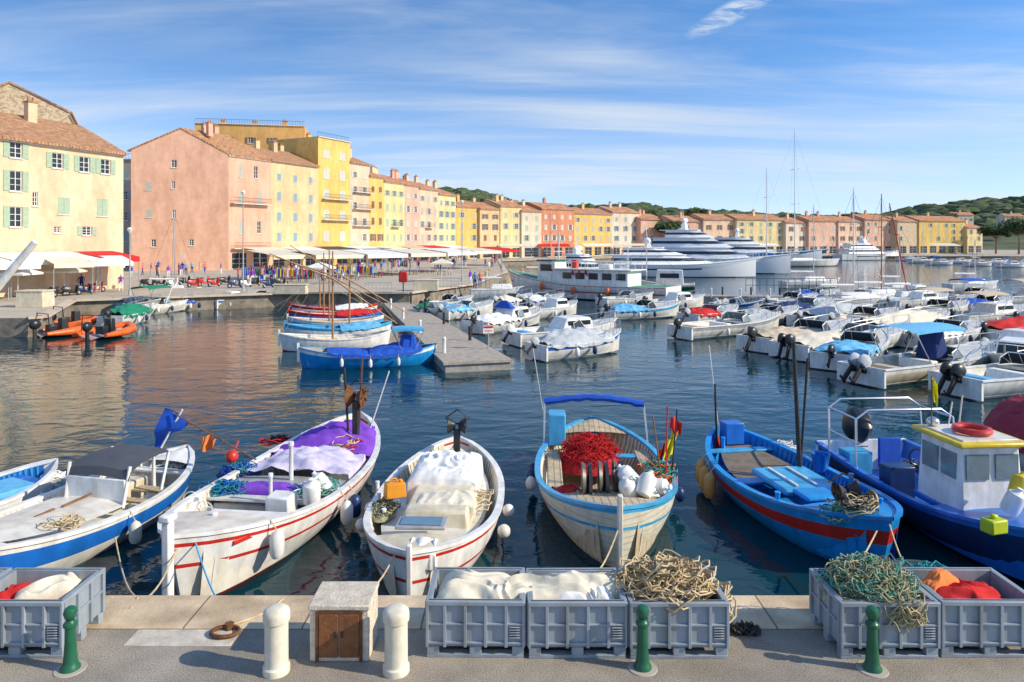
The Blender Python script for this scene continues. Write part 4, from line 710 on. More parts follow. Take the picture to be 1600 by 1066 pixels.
a=G(620,474,-.75);b_=G(748,566,-.75); dockq('weathered wooden dock running out from the promenade',V(a.x,a.y,0),V(b_.x,b_.y,0),2.4,3.3,-.7,8)
a=G(1080,462,-.6);b_=G(1308,464,-.6); dockq('long low dock in front of the big yachts',V(a.x,a.y,0),V(b_.x,b_.y,0),2.,2.,-.55,10)
r=thing('dock_sign','white notice board with red edge at the dock end','sign',G(763,545,-.7),.2); MB().bar((0,0,0),(0,0,.9),.04).build('post',GREY,r); MB().box((0,0,1.),(.6,.04,.45),1).box((0,-.03,1.12),(.5,.02,.1),1).box((0,-.025,1.),(.56,.012,.41),0).box((0,-.034,.93),(.4,.01,.04),1).build('panel',[WHITE,RED],r)
r=thing('guard_rail','dark guard rail around the dock in front of the yachts','railing',G(1180,456,-.55))
g=MB()
for i in range(14): g.bar((i*.75-1,0,0),(i*.75-1,0,1.4),.03)
for z in(.7,1.4): g.bar((-1,0,z),(8.8,0,z),.03)
g.build('rail',IRON,r)
# ---------- motor boats
MG='motor boats moored across the harbour'
HC=[[NAVY,WHITE,WHITE],[NAVY,WHITE,BLUE],[SKYB,WHITE,WHITE],[NAVY,WHITE,GREY],[RED,WHITE,WHITE],[NAVY,OFFW,WHITE]]; mc=[0]
def motor(lb,bow,st,B,fb=.8,hm=None,cv=None,ob=1,scr=None,bim=None,cab=False,con=False,tarp=None,k=1.,inner=None,seats=True,mast=0,obm=None,rails=True):
    mc[0]+=1
    b=Boat(lb,W(*bow),W(*st),B,fb,hm or HC[mc[0]%6],((.3,0),(.8,1),(1,2)),kind='m',bw=.42,st=.0,rake=1.1,fd=.52 if not con else .72,group=MG,inner=inner or OFFW,gun=WHITE,name='motor_boat',NU=16,keel=.35)
    L=b.L
    if tarp: b.cover(.05,.8,.65,tarp,'tarpaulin',L,amp=.16)
    if cv: b.cover(.02,.45,.35,cv,'cockpit_cover',L,amp=.12)
    if cab:
        x=.06*L; o=b.box('cabin',(x,0,fb+.3),(L*.34,B*.68,.75),WHITE,tp=.82,tx=.66,bev=.08)
        for e in(1,-1): MB().box((x,e*B*.313,fb+.38),(L*.21,.04,.26)).build('cabin_window',GLASS,o)
        MB().add([(x+L*.158,-B*.27,fb+.12),(x+L*.158,B*.27,fb+.12),(x+L*.123,B*.25,fb+.6),(x+L*.123,-B*.25,fb+.6)],[(0,1,2,3)]).build('cabin_window',GLASS,o)
    if scr is not None: b.screen(L*scr,B*.75,fb+.08,.5,GLASSB if mc[0]%3==0 else GLASS)
    elif not tarp and not cab and not con: b.screen(L*.08,B*.72,fb+.08,.42,GLASSB)
    if con: b.box('console',(0,0,fb+.1),(.6,.7,.9),WHITE,tp=.8,bev=.06); b.screen(.25,.7,fb+.5,.35,dp=.4)
    if bim: b.bimini(-L*.3,L*.05,B*.85,fb+1.4,bim,fb)
    if seats and not cv and not tarp: b.box('bench_seat',(-L*.36,0,.55),(.5,B*.7,.4),CBEI if mc[0]%2 else CLB,bev=.05); b.box('bench_seat',(-L*.12,0,.6),(.45,B*.6,.45),CWHITE,bev=.05)
    for i in range(ob): b.outboard((i-(ob-1)/2)*.45,obm or (BLACK,CGREY,BLACK)[mc[0]%3],k*.88,(.35,.8,.6)[mc[0]%3])
    if rails:
        q=MB(); pr={1:[],-1:[]}
        for e in(1,-1):
            for i in range(6):
                u=.66+i*.066; p=V(b.X(u,1),e*max(.0,b.hb(u)-.08),b.sh(u)); pr[e].append(p+V(0,0,.45)); q.bar(p,p+V(0,0,.45),.014,n=4)
        q.tube(pr[1]+pr[-1][::-1],.018,5); q.build('bow_rail',STEEL,b.r)
    b.fender(.3,1); b.fender(.3,-1); b.fender(.5,-1,NAVY)
    if mast: b.mast(L*.05,mast,.05)
    elif mc[0]%4==0: MB().bar((-L*.1,B*.3,fb),(-L*.1-.2,B*.3,fb+2.6),.014,n=4).build('aerial',WHITE,b.r)
    return b
motor('covered white boat with draped grey tarpaulin at the dock end',(968,548),(838,563),2.2,tarp=CGREY,k=.9)
motor('white cabin boat behind the grey tarpaulin boat',(962,527),(800,540),2.6,cab=True,scr=.12,rails=True,obm=WHITE)
b=motor('white sport boat with blue tilted bimini beside the dock',(842,505),(742,522),2.6,cab=True,scr=.1,cv=CWHITE); b.box('folded_bimini',(-.5,0,1.7),(.5,1.6,.5),CBLUE,tp=.3)
motor('small white boat with light blue cover beside the dock',(770,492),(690,500),2.2,cv=CLB); motor('small white open boat beside the upper dock',(738,482),(668,488),2.,scr=.1)
motor('white cabin boat in the second line right of the dock',(900,492),(830,498),2.3,cab=True); motor('white boat with cream cover behind the dock',(830,478),(775,484),2.2,cv=CCREAM)
motor('white and blue boat with blue trim in mid harbour',(1062,494),(950,500),2.4,hm=[BLUE,WHITE,SKYB],cv=CLB,scr=.1)
motor('white runabout with black outboard, first of the right cluster',(1218,515),(1062,530),2.5,scr=.1,ob=1,k=1.1)
motor('white boat with red cover right of the mid harbour boat',(1150,500),(1075,508),2.3,cv=CRED)
motor('white boat with beige cockpit cover in the right cluster',(1330,528),(1178,550),2.6,cv=CBEI,scr=.12,ob=1,k=1.3)
motor('white boat with twin outboards and cream cover in the right cluster',(1420,535),(1232,562),2.7,cv=CCREAM,scr=.12,ob=2,k=1.2)
b=motor('cream boat with light blue bimini and navy console cover',(1560,572),(1345,602),2.6,bim=CLB,ob=2,k=1.25,hm=[CREAM,CREAM,WHITE]); b.box('console_cover',(-.2,0,1.45),(1.,1.,1.3),CNAVY,tp=.7,bev=.1)
motor('white boat with black outboard, nearest on the right edge',(1700,598),(1492,620),2.6,scr=.1,ob=2,k=1.2)
motor('white boat with large cream tarpaulin behind the twin outboard boat',(1480,512),(1350,528),2.5,tarp=CCREAM); motor('white boat with grey tarpaulin in the back of the right cluster',(1360,498),(1250,512),2.4,tarp=CGREY)
motor('boat under a bright red cover at the right edge',(1690,520),(1540,536),2.7,tarp=CRED); motor('white cabin boat with beige bimini near the right edge',(1600,500),(1490,510),2.6,cab=True,bim=CBEI)
motor('white cabin cruiser behind the red covered boat',(1640,556),(1540,566),2.5,cab=True,scr=.12); motor('white boat with beige bimini behind the cream tarpaulin boat',(1510,492),(1420,500),2.4,bim=CBEI,scr=.1)
motor('white boat with navy cover in the middle of the cluster',(1300,488),(1215,496),2.4,cv=CNAVY,scr=.1); motor('white runabout at the back of the right cluster',(1275,478),(1200,483),2.3,scr=.1)
motor('white boat with green bimini beside the left quay',(300,483),(195,496),2.2,bim=CGREEN,ob=1); motor('small boat with blue cover beside the left quay',(335,481),(268,486),2.,cv=CBLUE); motor('white cabin boat by the left promenade',(386,478),(330,483),2.2,cab=True); motor('small white open boat under the salmon house',(436,475),(388,480),2.,scr=.1)
motor('green tarpaulin boat by the left quay corner',(232,500),(172,512),2.2,tarp=CGREEN)
for (bw_,st_,kw,lb) in [((1480,478),(1390,484),dict(cab=True),'white cabin boat in the third line of the right cluster'),((1580,484),(1500,489),dict(cv=CBLUE,scr=.1),'white boat with blue cover far right in the third line'),((1100,480),(1010,485),dict(cab=True,scr=.1),'white cabin boat left of the white runabout'),((1400,506),(1300,516),dict(scr=.1,bim=CWHITE),'white boat with white bimini in the cluster centre'),((1245,502),(1160,510),dict(cv=CGREY,scr=.1),'white boat with grey cockpit cover left in the cluster'),((1660,470),(1560,476),dict(cab=True,bim=CBEI),'large cabin boat at the back of the right edge'),((1530,530),(1425,545),dict(scr=.1,cv=CWHITE,ob=1),'white boat with white cover before the red covered boat'),((1380,472),(1310,477),dict(cv=CBEI),'small boat with beige cover behind the grey masted boat'),((1020,476),(940,480),dict(scr=.1),'white open boat behind the mid harbour boat'),((880,478),(820,482),dict(cv=CWHITE),'small white covered boat near the passenger boat'),((720,500),(660,494),dict(cv=CGREEN),'small boat with green cover beside the dock'),((250,490),(180,488),dict(scr=.1,cv=CLB),'small boat with light blue cover at the left quay'),((480,472),(440,476),dict(cv=CNAVY),'small navy covered boat at the dock head'),((1570,598),(1610,560),dict(cab=True,ob=0),'white boat seen bow on at the right edge'),((1690,505),(1590,515),dict(tarp=CGREY),'grey covered boat cut by the right frame edge'),((1190,492),(1120,488),dict(cv=CCREAM,scr=.1),'white boat with cream cover pointing right in mid harbour'),((1560,470),(1480,474),dict(bim=CBLUE,scr=.1),'white boat with blue bimini at the back right'),((1310,470),(1240,474),dict(cv=CBLUE),'small boat with blue cover before the long low dock'),((1460,466),(1390,470),dict(cab=True),'small cabin boat at the back of the cluster'),((1375,548),(1300,580),dict(cv=CLB,scr=.1),'white boat with light blue cover left of the cream boat')]: motor(lb,bw_,st_,2.3,**kw)
def rib(lb,bow,st):
    b0,s0=W(*bow),W(*st); d=b0-s0;L=d.length;B=2.1;r=thing('inflatable_boat',lb,'inflatable boat',(b0+s0)/2,math.atan2(d.y,d.x),'orange inflatable boats at the left quay')
    pts=[(-L/2,-B/2,.3),(0,-B/2,.32),(L*.25,-B*.45,.38),(L*.42,-B*.22,.48),(L*.5,0,.55),(L*.42,B*.22,.48),(L*.25,B*.45,.38),(0,B/2,.32),(-L/2,B/2,.3)]
    MB().tube(pts,[.12,.25,.25,.24,.23,.24,.25,.25,.12],10).build('inflated_tube',ORANGE,r); MB().grid([[(-L*.45,-B*.4,.25),(-L*.45,0,.0),(-L*.45,B*.4,.25)],[(L*.2,-B*.4,.25),(L*.2,0,-.05),(L*.2,B*.4,.25)],[(L*.45,-.1,.4),(L*.45,0,.3),(L*.45,.1,.4)]]).build('floor',GREY,r)
    MB().box((0,0,.7),(.5,.6,.9),tp=.8).build('console',BLACK,r,bevel=.06); MB().box((-.7,0,.5),(.5,.6,.5)).build('seat',BLACK,r,bevel=.06); MB().tube([(-L*.4,-.8,.5),(-L*.42,-.7,1.5),(-L*.42,.7,1.5),(-L*.4,.8,.5)],.035,6).build('roll_bar',BLACK,r)
    c=MB().ball((-L/2-.2,0,.85),(.35,.22,.32),8).build('outboard_motor',BLACK,r); MB().box((-L/2-.2,0,.3),(.2,.14,.9)).build('motor_leg',IRON,c)
rib('orange inflatable boat, nearest to the left quay corner',(135,520),(60,528)); rib('orange inflatable boat right of the first inflatable',(200,520),(140,532)); rib('orange inflatable boat tucked behind the other two',(150,508),(85,514))
# ---------- passenger boat and yachts
def tier(b,x0,x1,w_,z,h,m=WHITE,sl=.8,bk=.1,name='deckhouse',win=True,par=None,wh=.3,wo=.42):
    def ring(zz,f0,f1,k): return [V(f0,-w_/2*k,zz),V(f1-(f1-f0)*.3,-w_/2*k,zz),V(f1-w_*.12,-w_*.32*k,zz),V(f1,0,zz),V(f1-w_*.12,w_*.32*k,zz),V(f1-(f1-f0)*.3,w_/2*k,zz),V(f0,w_/2*k,zz)]
    a=ring(z,x0,x1,1);c=ring(z+h,x0+bk,x1-sl,.92); mb=MB().grid([a+[a[0]],c+[c[0]]]); mb.add(c,[tuple(range(7))]); o=mb.build(name,m,par or b.r)
    e=ring(z+h+.02,x0-(x1-x0)*.12,x1-sl*.9,.98); e2=[v+V(0,0,.14) for v in e]; MB().grid([e+[e[0]],e2+[e2[0]]]).add(e2,[tuple(range(7))]).build('deck_overhang',m,o)
    if win:
        p=[q.lerp(s_,wo) for q,s_ in zip(a,c)]; r_=[q.lerp(s_,wo+wh) for q,s_ in zip(a,c)]; cen=sum(p,V(0,0,0))/7
        sc_=lambda v:V(cen.x+(v.x-cen.x)*1.012,v.y*1.015,v.z); MB().grid([[sc_(v) for v in p[0:]],[sc_(v) for v in r_]]).build('window_band',GLASS,o,smooth=False)
    return o
YW=mat('yacht_white',(.9,.9,.9),.25,0,.03,1,coat=.4)
def yacht(lb,bow,st,B,fb,hm,tiers,arch=None,bands=((.2,0),(1,1)),bw=1.2,rake=3.,grp='large yachts berthed stern to the promenade'):
    b=Boat(lb,W(*bow),W(*st),B,fb,hm,bands,kind='m',bw=bw,st=0,rake=rake,fd=None,group=grp,inner=YW,gun=YW,name='motor_yacht',cat='yacht',NU=20,keel=.6); b.deck(.02,.99,YW,'deck',-.05,.15,n=18,wid=.1)
    for i,(a,c,w_,z,h,sl) in enumerate(tiers): tier(b,a*b.L,c*b.L,w_*B,z,h,YW,sl)
    for e in(1,-1):
        MB().grid([[V(p.x,e*(p.y+.04),p.z) for p in [b.pt(.22+.05*i,t) for i in range(9)]] for t in(.67,.75)]).build('hull_window',GLASS,b.r)
    if arch:
        x,z,h=arch; x*=b.L; MB().box((x,0,z+h*.5),(1.2,B*.5,h),tp=.6,tx=.5).build('radar_arch',YW,b.r,bevel=.1); MB().ball((x,B*.12,z+h+.4),(.6,.6,.5),8).ball((x,-B*.12,z+h+.3),(.45,.45,.4),8).build('radar_dome',YW,b.r); MB().bar((x,0,z+h),(x-.3,0,z+h+2.6),.06,.03).bar((x-.2,-.8,z+h+1.2),(x-.2,.8,z+h+1.2),.04).build('mast',YW,b.r)
    q=MB()
    for e in(1,-1):
        pr=[]
        for i in range(12): u=.5+i*.045; p=V(b.X(u,1),e*max(0,b.hb(u)-.12),b.sh(u)); pr.append(p+V(0,0,.8)); q.bar(p,p+V(0,0,.8),.03,n=4)
        q.tube(pr,.03,4)
    q.build('deck_rail',STEEL,b.r); return b
yacht('sleek white motor yacht with dark wraparound windows, nearest of the yachts',(1188,433),(938,432),6,2.1,[NAVY,YW],[(-.42,.28,.78,2.1,1.5,7.),(-.36,.04,.6,3.7,1.1,4)],(-.2,4.8,.9),rake=5.5)
yacht('tall white motor yacht with three decks behind the sleek one',(1245,428),(1000,424),7.5,2.6,[NAVY,YW],[(-.45,.25,.8,2.7,1.9,5),(-.4,.12,.68,4.8,1.7,4),(-.32,0,.5,6.7,1.3,3)],(-.2,8.1,1.5),rake=5)
yacht('dark blue hulled yacht rearmost of the big yachts',(1292,414),(1080,412),7.5,2.8,[NAVY,paint('teal_blue',(.03,.22,.4))],[(-.42,.15,.8,3,2,4),(-.36,.02,.66,5.2,1.6,3)],(-.15,6.8,1.6),rake=5.5)
yacht('white motor cruiser alone in the open water on the right',(1405,406),(1308,407),5.5,1.9,[NAVY,YW],[(-.4,.25,.8,2,1.6,3.5),(-.35,.1,.65,3.8,1.4,2.5)],(-.1,5.4,1.2),grp=None)
yacht('small white flybridge yacht left of the sleek yacht',(985,442),(868,438),4.5,1.7,[NAVY,YW],[(-.4,.25,.8,1.7,1.3,3),(-.3,.05,.6,3.1,.8,1.2)],(-.2,3.9,.6),rake=2.5)
b=Boat('white passenger boat with red stripes and flagged wheelhouse',W(795,460),W(1052,474),4.4,1.5,[GREEN,WHITE,RED,WHITE,RED],((.3,0),(.62,1),(.68,2),(.95,3),(1,4)),kind='m',bw=1.3,st=.1,rake=1.2,fd=None,inner=WHITE,name='passenger_boat',gun=WHITE,NU=18,keel=.5); b.deck(.02,.99,mat('green_deck',(.07,.3,.18),.7),'deck',-.06,.08,n=16)
o=b.box('cabin',(-1.5,0,2.25),(8.5,3.2,1.6),WHITE,bev=.08)
for i in range(5):
    for e in(1,-1): MB().box((-5+i*1.55,e*1.62,2.45),(1.05,.05,.65)).build('cabin_window',GLASS,o)
b.box('cabin_roof',(-1.6,0,3.12),(9.2,3.6,.12),WHITE); o=b.box('wheelhouse',(4.,0,2.7),(2.4,2.6,2.4),WHITE,tp=.9,tx=.85,bev=.06)
for e in(1,-1): MB().box((4,e*1.245,3.2),(1.5,.05,.7)).build('wheelhouse_window',GLASS,o)
MB().box((5.12,0,3.2),(.05,1.9,.7)).build('wheelhouse_window',GLASS,o); MB().box((4,0,3.98),(2.5,2.6,.12)).build('wheelhouse_roof',GREEN,o)
q=MB()
for e in(1,-1):
    for i in range(12): x=-5.8+i*.8; q.bar((x,e*1.7,3.18),(x,e*1.7,3.9),.025,n=4)
    q.bar((-5.8,e*1.7,3.9),(3.,e*1.7,3.9),.03,n=4)
q.build('roof_rail',WHITE,b.r)
b.mast(3.2,7.,.09,WHITE,True); b.mast(-5.,5.5,.06,WHITE,False); b.box('funnel',(1.2,0,3.6),(.7,.6,.9),RED,tp=.8); b.box('life_raft_box',(-2.5,0,3.4),(1.4,.9,.5),WHITE,bev=.15)
for k,x in enumerate((-1,-.2,.6)):
    flag('pennant','small red signal flag %s on the passenger boat roof'%('nearest the stern','in the middle','nearest the wheelhouse')[k],b.w(x,1.75,2.6),b.w(x,1.75,3.3),.7,CRED,(.5,-.2,-.5),k,tri=True)
for u in(.3,.5,.7): b.fender(u,1,ORANGE,.8,.2)
b=Boat('old green hulled vessel tied beyond the passenger boat',W(980,462),W(1085,464),4,1.3,[RED,GREEN,WHITE],((.3,0),(.9,1),(1,2)),kind='m',bw=.8,st=.1,rake=.8,fd=None,inner=WHITE,name='old_vessel',NU=14); b.deck(.02,.99,WOODL,'deck',-.05); o=b.box('deckhouse',(-1,0,2.1),(3,2,1.6),WHITE,tp=.9)
for e in(1,-1): MB().box((-1,e*1.0,2.3),(2,.06,.5)).build('window_band',GLASS,o)
b.mast(1.5,6,.08,WHITE)
# sailing boats
def sail(lb,px,py,L,top,hm=None,tilt=0.,m=None,dirx=1):
    g=W(px,py); h=H-(top-HZ)/F*g.y-WZ; b=Boat(lb,g+V(dirx*L/2,.1*L,0),g-V(dirx*L/2,.1*L,0),L*.28,.9 if L<12 else 1.4,[NAVY]+(hm or [WHITE,WHITE]),((.28,0),(.85,1),(1,2)),kind='m',bw=.35,st=0,rake=1.,fd=None,group='sailing boats among the motor boats',inner=WHITE,name='sailing_boat',NU=14,keel=.4); b.deck(.02,.99,WHITE,'deck',-.04,.1,n=14)
    b.box('coachroof',(.2,0,b.fb+.3),(L*.4,L*.14,.5),WHITE,tp=.8,tx=.85,bev=.06); b.mast(.3,h,.07 if L<12 else .14,m,True,tilt); MB().bar((.3,0,b.fb+1.2),(-L*.38,0,b.fb+1.25),.1,.1,8).build('furled_sail',CBLUE if L>9 else CWHITE,b.r)
sail('largest sailing yacht with the tallest mast',1240,416,24,200); sail('sailing yacht with the second tallest mast, left of the tallest',1196,416,17,262); sail('sailing boat with a grey mast above the right cluster',1329,482,8,294); sail('sailing boat with a wooden mast in the right cluster',1373,476,7.5,303,m=MASTW); sail('small sailing boat beside the long low dock',1268,450,8,320)
sail('sailing boat with a sharply leaning red mast',1418,480,6.5,318,tilt=-2.2,m=RED); sail('small sailing boat at the back left of the dock',780,465,6,395); sail('sailing boat by the left quay under the salmon house',268,468,5.5,330); sail('small sailing boat with a short mast right of the wooden mast',1402,462,6,365); sail('small sailing boat at the back of the harbour near the right edge',1520,455,7,372); sail('sailing boat behind the passenger boat',858,440,9,330)
for i,(px,py,w_) in enumerate([(1440,411,'first'),(1470,414,'second'),(1500,412,'third'),(1530,416,'fourth'),(1556,413,'fifth'),(1580,418,'sixth'),(1602,414,'seventh'),(1420,408,'nearest the motor cruiser')]):
    g=W(px,py); b=Boat('small distant white boat off the right far quay, %s from the left'%w_ if i<7 else 'small distant white boat nearest the motor cruiser',g+V(3.6,.6,0),g-V(3.6,.6,0),2.4,.75,[NAVY,WHITE,BLUE if i%2 else WHITE],((.35,0),(.85,1),(1,2)),kind='m',rake=1.2,group='distant boats off the far quay',NU=10,name='distant_boat'); o=b.box('cabin',(.3,0,1.15),(2.4,1.4,.7),WHITE,tp=.8,tx=.6,bev=.05)
    for e in(1,-1): MB().box((.3,e*.66,1.22),(1.5,.05,.3)).build('cabin_window',GLASS,o)
    if i%2: b.bimini(-2.6,-.8,1.8,2.1,CBLUE if i%4==1 else CBEI,.8)
    if i%3==0: b.mast(.2,8.5,.06)
tag(MB().bar(at(-5,450,46),at(55,378,46),.28,.2,10).build('boom_spar',WHITE),'thick white spar slanting up at the left frame edge','spar')
# ---------- foreground quay objects
CR=mat('crate_grey',(.31,.36,.41),.5,0,.16,2.5,.08,30,kind='grime')
def crate():
    r=thing('pallet_crate','','crate',group='grey plastic pallet crates on the quay'); w_,d_,h_=1.165,.86,.67; t=.045
    b=MB(); z0=.13; hh=h_-z0
    for e in(1,-1): b.box((0,e*(d_/2-t),z0+hh/2),(w_-.06,t,hh)); b.box((e*(w_/2-t),0,z0+hh/2),(t,d_-.1,hh))
    b.box((0,0,z0+.03),(w_-.1,d_-.1,.05)); b.build('body',CR,r,bevel=.006)
    q=MB()
    for e in(1,-1):
        for x in(-.565,-.36,.36,.565,-.12,.12): q.box((x,e*(d_/2-.012),z0+hh*.5-.01),(.035 if abs(x)<.5 else .03,.05,hh-.03))
        for z in(.18,.4): q.box((0,e*(d_/2-.014),z),(w_-.06,.04,.022))
        for y in(-.38,-.13,.13,.38): q.box((e*(w_/2-.012),y,z0+hh*.5-.01),(.05,.035,hh-.03))
        q.box((e*(w_/2-.014),0,.4),(.04,d_-.1,.022))
        for i in range(5): q.box((.46,e*(d_/2-.008),.25+i*.03),(.12,.05,.01))
    q.build('stiffening_rib',CR,r,bevel=.004)
    q=MB()
    for e in(1,-1): q.box((0,e*(d_/2-.02),h_-.025),(w_,.07,.05)); q.box((e*(w_/2-.03),0,h_-.026),(.07,d_-.1,.048))
    q.build('rim',CR,r,bevel=.008)
    for y in(-.36,0,.36): MB().box((0,y,.02),(w_-.02,.11,.04)).box((-.5,y,.085),(.14,.11,.09)).box((.5,y,.085),(.14,.11,.09)).box((0,y,.085),(.14,.11,.09)).build('runner',CR,r,bevel=.006)
    return r
C0=crate(); cy=8.24+.43
cl=[(-5.84,'grey crate at the left edge holding red and cream cloth'),(-7.05,'grey crate farthest left, mostly outside the frame'),(-.425,'grey crate with cream sailcloth, leftmost of the middle three'),(.765,'grey crate with cream sailcloth, center of the middle three'),(1.955,'grey crate heaped with tan rope, right of the middle three'),(4.42,'grey crate piled with green and olive net on the right'),(5.62,'grey crate with red and orange cloth at the right edge')]
C0.location=(cl[0][0],cy,0); C0['label']=cl[0][1]
for x,lb in cl[1:]: dup(C0,V(x,cy+rnd.uniform(-.015,.015),0),rnd.uniform(-.012,.012),lb)
drape('sailcloth','cream folded sailcloth filling the leftmost middle crate',(-.42,cy,.42),1.05,.74,.26,CCREAM,31,.0,nx=100,ny=70,folds=2.8); drape('sailcloth','cream rolled sailcloth lying over two middle crates',(.6,cy-.02,.46),1.8,.42,.3,CCREAM,33,.1,nx=120,ny=50,folds=2.4); drape('sailcloth','grey cream cloth end tucked in the center crate',(.85,cy+.05,.4),.9,.74,.22,CWHITE,35,-.1,nx=90,ny=70,folds=2.4)
ropes('rope_heap','big heap of tan rope loops spilling over the right middle crate',(1.9,cy,.48),.6,.42,.36,[ROPE,mat('rope_dark',(.44,.31,.16),.9,0,.3,12)],190,.0115,51,base=mat('rope_base',(.34,.24,.12),.95,0,.5,16),tilt=.6,rmin=.09,rmax=.24)
ropes('rope_tail','end of tan rope hanging over the crate rim',(2.45,cy-.1,.3),.1,.25,.3,ROPE,14,.0115,52,tilt=1.)
ropes('net_heap','green and olive net heap in the first right crate',(4.4,cy,.48),.58,.44,.4,[ROPEO,ROPEG],240,.008,53,'net',base=ROPEO,tilt=.7,rmin=.05,rmax=.18); ropes('net_tail','olive net spilling down the front of the first right crate',(4.62,cy-.44,.45),.2,.08,.2,[ROPEO,ROPE],44,.008,54,'net',tilt=1.2,rmin=.05,rmax=.14)
drape('red_cloth','red and orange cloth in the right edge crate',(5.55,cy,.4),1.,.7,.24,CRED,55,0,folds=2.4); drape('orange_cloth','orange tarpaulin folded over the red cloth',(5.3,cy+.1,.52),.6,.3,.22,CORA,56,.5,folds=2)
drape('red_cloth','red cloth at the bottom of the left crate',(-5.9,cy,.38),1.05,.74,.16,CRED,57,0,folds=2); drape('sailcloth','cream cloth bunched on top of the left crate',(-5.75,cy+.05,.46),.7,.5,.2,CCREAM,58,.4,folds=2.4)
ropes('rope_coil','teal rope in a dark tub behind the right crates',(5.6,9.45,.3),.45,.3,.2,NETT,50,.011,59,rmin=.08,rmax=.2)
tag(MB().lathe([(.4,0),(.52,.36),(.54,.38),(.5,.37),(.38,.05)],n=24).build('round_tub',mat('tub_dark',(.06,.07,.08),.5),loc=(5.6,9.42,0.01)),'round dark tub holding teal rope behind the right crates','tub')
GB=mat('bollard_green',(.014,.12,.06),.35,0,.25,5)
o=None
for px,py,lb in((110,1046,'slim dark green bollard in front of the left crate'),(1004,1044,'slim dark green bollard before the middle crates'),(1363,1046,'slim dark green bollard before the right crates')):
    g=G(px,py)
    if not o:
        o=thing('green_bollard',lb,'bollard',g,0,'slim green bollards on the quay'); MB().lathe([(.105,0),(.105,.03),(.085,.06),(.075,.1),(.06,.3),(.055,.48),(.075,.5),(.075,.53),(.05,.55),(.045,.57)],n=20).build('shaft',GB,o); MB().lathe([(.03,.56),(.06,.6),(.075,.65),(.06,.7),(.02,.725)],n=20).build('knob',GB,o); MB().lathe([(.17,0.002),(.165,.01)],n=20).build('footing',mat('footing',(.45,.4,.34),.9),o)
    else: dup(o,g,.5,lb)
WB=mat('bollard_cream',(.82,.75,.6),.55,0,.2,4,.1,20,kind='grime'); o=None
for px,py,lb in((432,1049,'stout cream bollard left of the stone box'),(619,1049,'stout cream bollard right of the stone box')):
    g=G(px,py)
    if not o:
        o=thing('cream_bollard',lb,'bollard',g,0,'stout cream bollards on the quay'); MB().lathe([(.15,0),(.152,.02),(.15,.07),(.132,.09),(.13,.5),(.13,.57)],n=28).build('shaft',WB,o); MB().lathe([(.131,.57),(.148,.585),(.15,.61),(.15,.66),(.142,.695),(.11,.722),(.05,.735),(.01,.737)],n=28).build('cap',WB,o)
    else: dup(o,g,.5,lb)
g=G(530,1034); RS=mat('rough_stone',(.76,.68,.55),.95,0,.3,9,1.,35); r=thing('stone_box','rough stone utility box with small wooden doors','utility box',g)
m=MB(); m.box((0,.28,.3),(.69,.56,.6),0).box((0,.28,.63),(.72,.6,.06),1); m.build('casing',[RS,mat('stone_cap',(.66,.58,.46),.9,0,.3,6,.6,30)],r,bevel=.015)
for e in(-1,1):
    o=MB().box((e*.12,-.012,.31),(.225,.03,.5)).build('door',mat('door_wood',(.24,.09,.03),.6,0,.4,9,.4,30),r,bevel=.006); MB().box((e*.04,-.032,.33),(.02,.015,.07)).build('handle',IRON,o)
MB().box((-.255,-.008,.3),(.035,.03,.57)).box((.255,-.008,.3),(.035,.03,.57)).box((0,-.008,.578),(.475,.03,.03)).build('door_frame',RUST,r)
g=G(352,992); r=thing('mooring_ring','rusty mooring ring with rope on the quay edging','mooring ring',g); MB().tube([(.17*math.cos(i*.3927),.12*math.sin(i*.3927),.04) for i in range(16)],.025,6,closed=True).build('ring',RUST,r); MB().bar((0,.12,0),(0,.12,.08),.06).build('eye_bolt',RUST,r)
tag(MB().tube([G(352,985)+V(0,0,.04),G(378,975)+V(0,0,.03),G(395,968)+V(0,0,.02),G(418,958)+V(0,0,.02),G(440,940)+V(0,0,.02),G(450,931)+V(0,0,-.03)],.012,5).build('rope_length',ROPE),'thin rope lying from the rusty ring to the quay edge','rope')
ropes('chain_heap','small heap of dark chain right of the middle crates',tuple(G(1162,988)),.18,.14,.06,IRON,26,.012,61,'chain',rmin=.04,rmax=.09)
# ---------- camera, light, sky
cam=bpy.data.cameras.new('camera'); co=bpy.data.objects.new('camera',cam); col.objects.link(co); co.location=(0,0,H); co.rotation_euler=(R(90),0,0); cam.sensor_width=36; cam.lens=36*F/1600; cam.shift_y=-(533-HZ)/1600; cam.clip_end=8000; sc.camera=co
el,az=R(32),R(-14)
sd=V(math.cos(el)*math.cos(az),math.cos(el)*math.sin(az),math.sin(el))
L=bpy.data.lights.new('sun','SUN'); L.energy=5.; L.angle=R(.5); L.color=(1,.9,.72); lo=bpy.data.objects.new('sun',L); col.objects.link(lo); lo.rotation_euler=sd.to_track_quat('Z','Y').to_euler()
w=bpy.data.worlds.new('World'); sc.world=w; w.use_nodes=True; nt=w.node_tree;N=nt.nodes;K=nt.links; bg=N['Background']; bg.inputs[1].default_value=.15
tc=N.new('ShaderNodeTexCoord'); sx=N.new('ShaderNodeSeparateXYZ'); K.new(tc.outputs['Generated'],sx.inputs[0])
def mth(op,a,b=None,clamp=False):
    n=N.new('ShaderNodeMath'); n.operation=op; n.use_clamp=clamp
    for i,v in enumerate((a,b)):
        if v is None: continue
        if isinstance(v,(int,float)): n.inputs[i].default_value=v
        else: K.new(v,n.inputs[i])
    return n.outputs[0]
zc=mth('MAXIMUM',sx.outputs[2],0.0); cb=N.new('ShaderNodeCombineXYZ'); K.new(sx.outputs[0],cb.inputs[0]); K.new(sx.outputs[1],cb.inputs[1]); K.new(mth('ADD',mth('MULTIPLY',zc,2.),.1),cb.inputs[2])
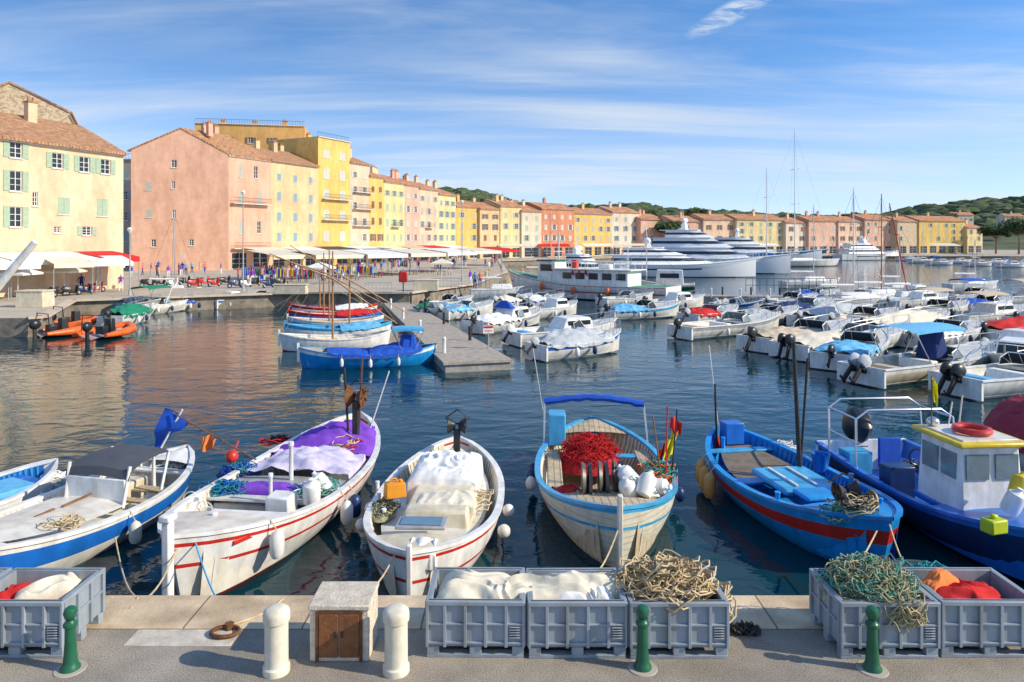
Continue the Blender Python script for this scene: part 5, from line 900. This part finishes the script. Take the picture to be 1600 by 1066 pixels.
sky=N.new('ShaderNodeTexSky'); sky.sky_type='NISHITA'; sky.sun_disc=False; sky.sun_elevation=el; sky.sun_rotation=R(104); sky.dust_density=.4; sky.ozone_density=1.5; K.new(cb.outputs[0],sky.inputs[0])
hs=N.new('ShaderNodeHueSaturation'); hs.inputs['Saturation'].default_value=1.3; hs.inputs['Value'].default_value=1.9; K.new(sky.outputs[0],hs.inputs['Color'])
den=mth('ADD',zc,.1); c2=N.new('ShaderNodeCombineXYZ'); K.new(mth('DIVIDE',sx.outputs[0],den),c2.inputs[0]); K.new(mth('DIVIDE',sx.outputs[1],den),c2.inputs[1])
def nz(scale,rot,s,det,dist):
    mp=N.new('ShaderNodeMapping'); mp.inputs['Scale'].default_value=scale; mp.inputs['Rotation'].default_value=(0,0,rot); K.new(c2.outputs[0],mp.inputs[0]); n=N.new('ShaderNodeTexNoise'); n.inputs['Scale'].default_value=s; n.inputs['Detail'].default_value=det; n.inputs['Roughness'].default_value=.58; n.inputs['Distortion'].default_value=dist; K.new(mp.outputs[0],n.inputs['Vector']); return n.outputs['Fac']
def rmp(v,a,b):
    n=N.new('ShaderNodeMapRange'); n.interpolation_type='SMOOTHSTEP'; n.inputs[1].default_value=a; n.inputs[2].default_value=b; K.new(v,n.inputs[0]); return n.outputs[0]
s1=rmp(nz((.32,1.2,1),.25,.95,8,.7),.4,.72); s2=rmp(nz((.28,.4,1),0,.9,3,.3),.34,.64); s3=rmp(nz((.6,3.,1),.35,1.4,8,.6),.42,.8)
wx=mth('SUBTRACT',sx.outputs[0],.29); wz=mth('SUBTRACT',mth('SUBTRACT',sx.outputs[2],.298),mth('MULTIPLY',wx,.45))
wd=mth('ADD',mth('POWER',mth('DIVIDE',mth('ABSOLUTE',wx),.065),2.),mth('POWER',mth('DIVIDE',mth('ABSOLUTE',wz),.018),2.)); wisp=mth('MULTIPLY',mth('SUBTRACT',1.,rmp(wd,0.,1.)),mth('MULTIPLY',rmp(nz((2.5,5,1),.5,3.,9,1.2),.35,.7),.9))
hz=mth('SUBTRACT',1.,rmp(zc,.0,.29))
cl_=mth('ADD',mth('MULTIPLY',mth('ADD',mth('MULTIPLY',s1,.7),mth('MULTIPLY',s3,.35)),mth('ADD',mth('MULTIPLY',s2,.75),.25)),mth('MULTIPLY',hz,.62),True); cl_=mth('ADD',cl_,wisp,True)
mx=N.new('ShaderNodeMixRGB'); K.new(mth('MULTIPLY',cl_,.88),mx.inputs[0]); K.new(hs.outputs[0],mx.inputs[1]); mx.inputs[2].default_value=(5.3,5.7,6.1,1); K.new(mx.outputs[0],bg.inputs[0])
sc.view_settings.view_transform='Standard'; sc.view_settings.look='None'; sc.view_settings.exposure=0
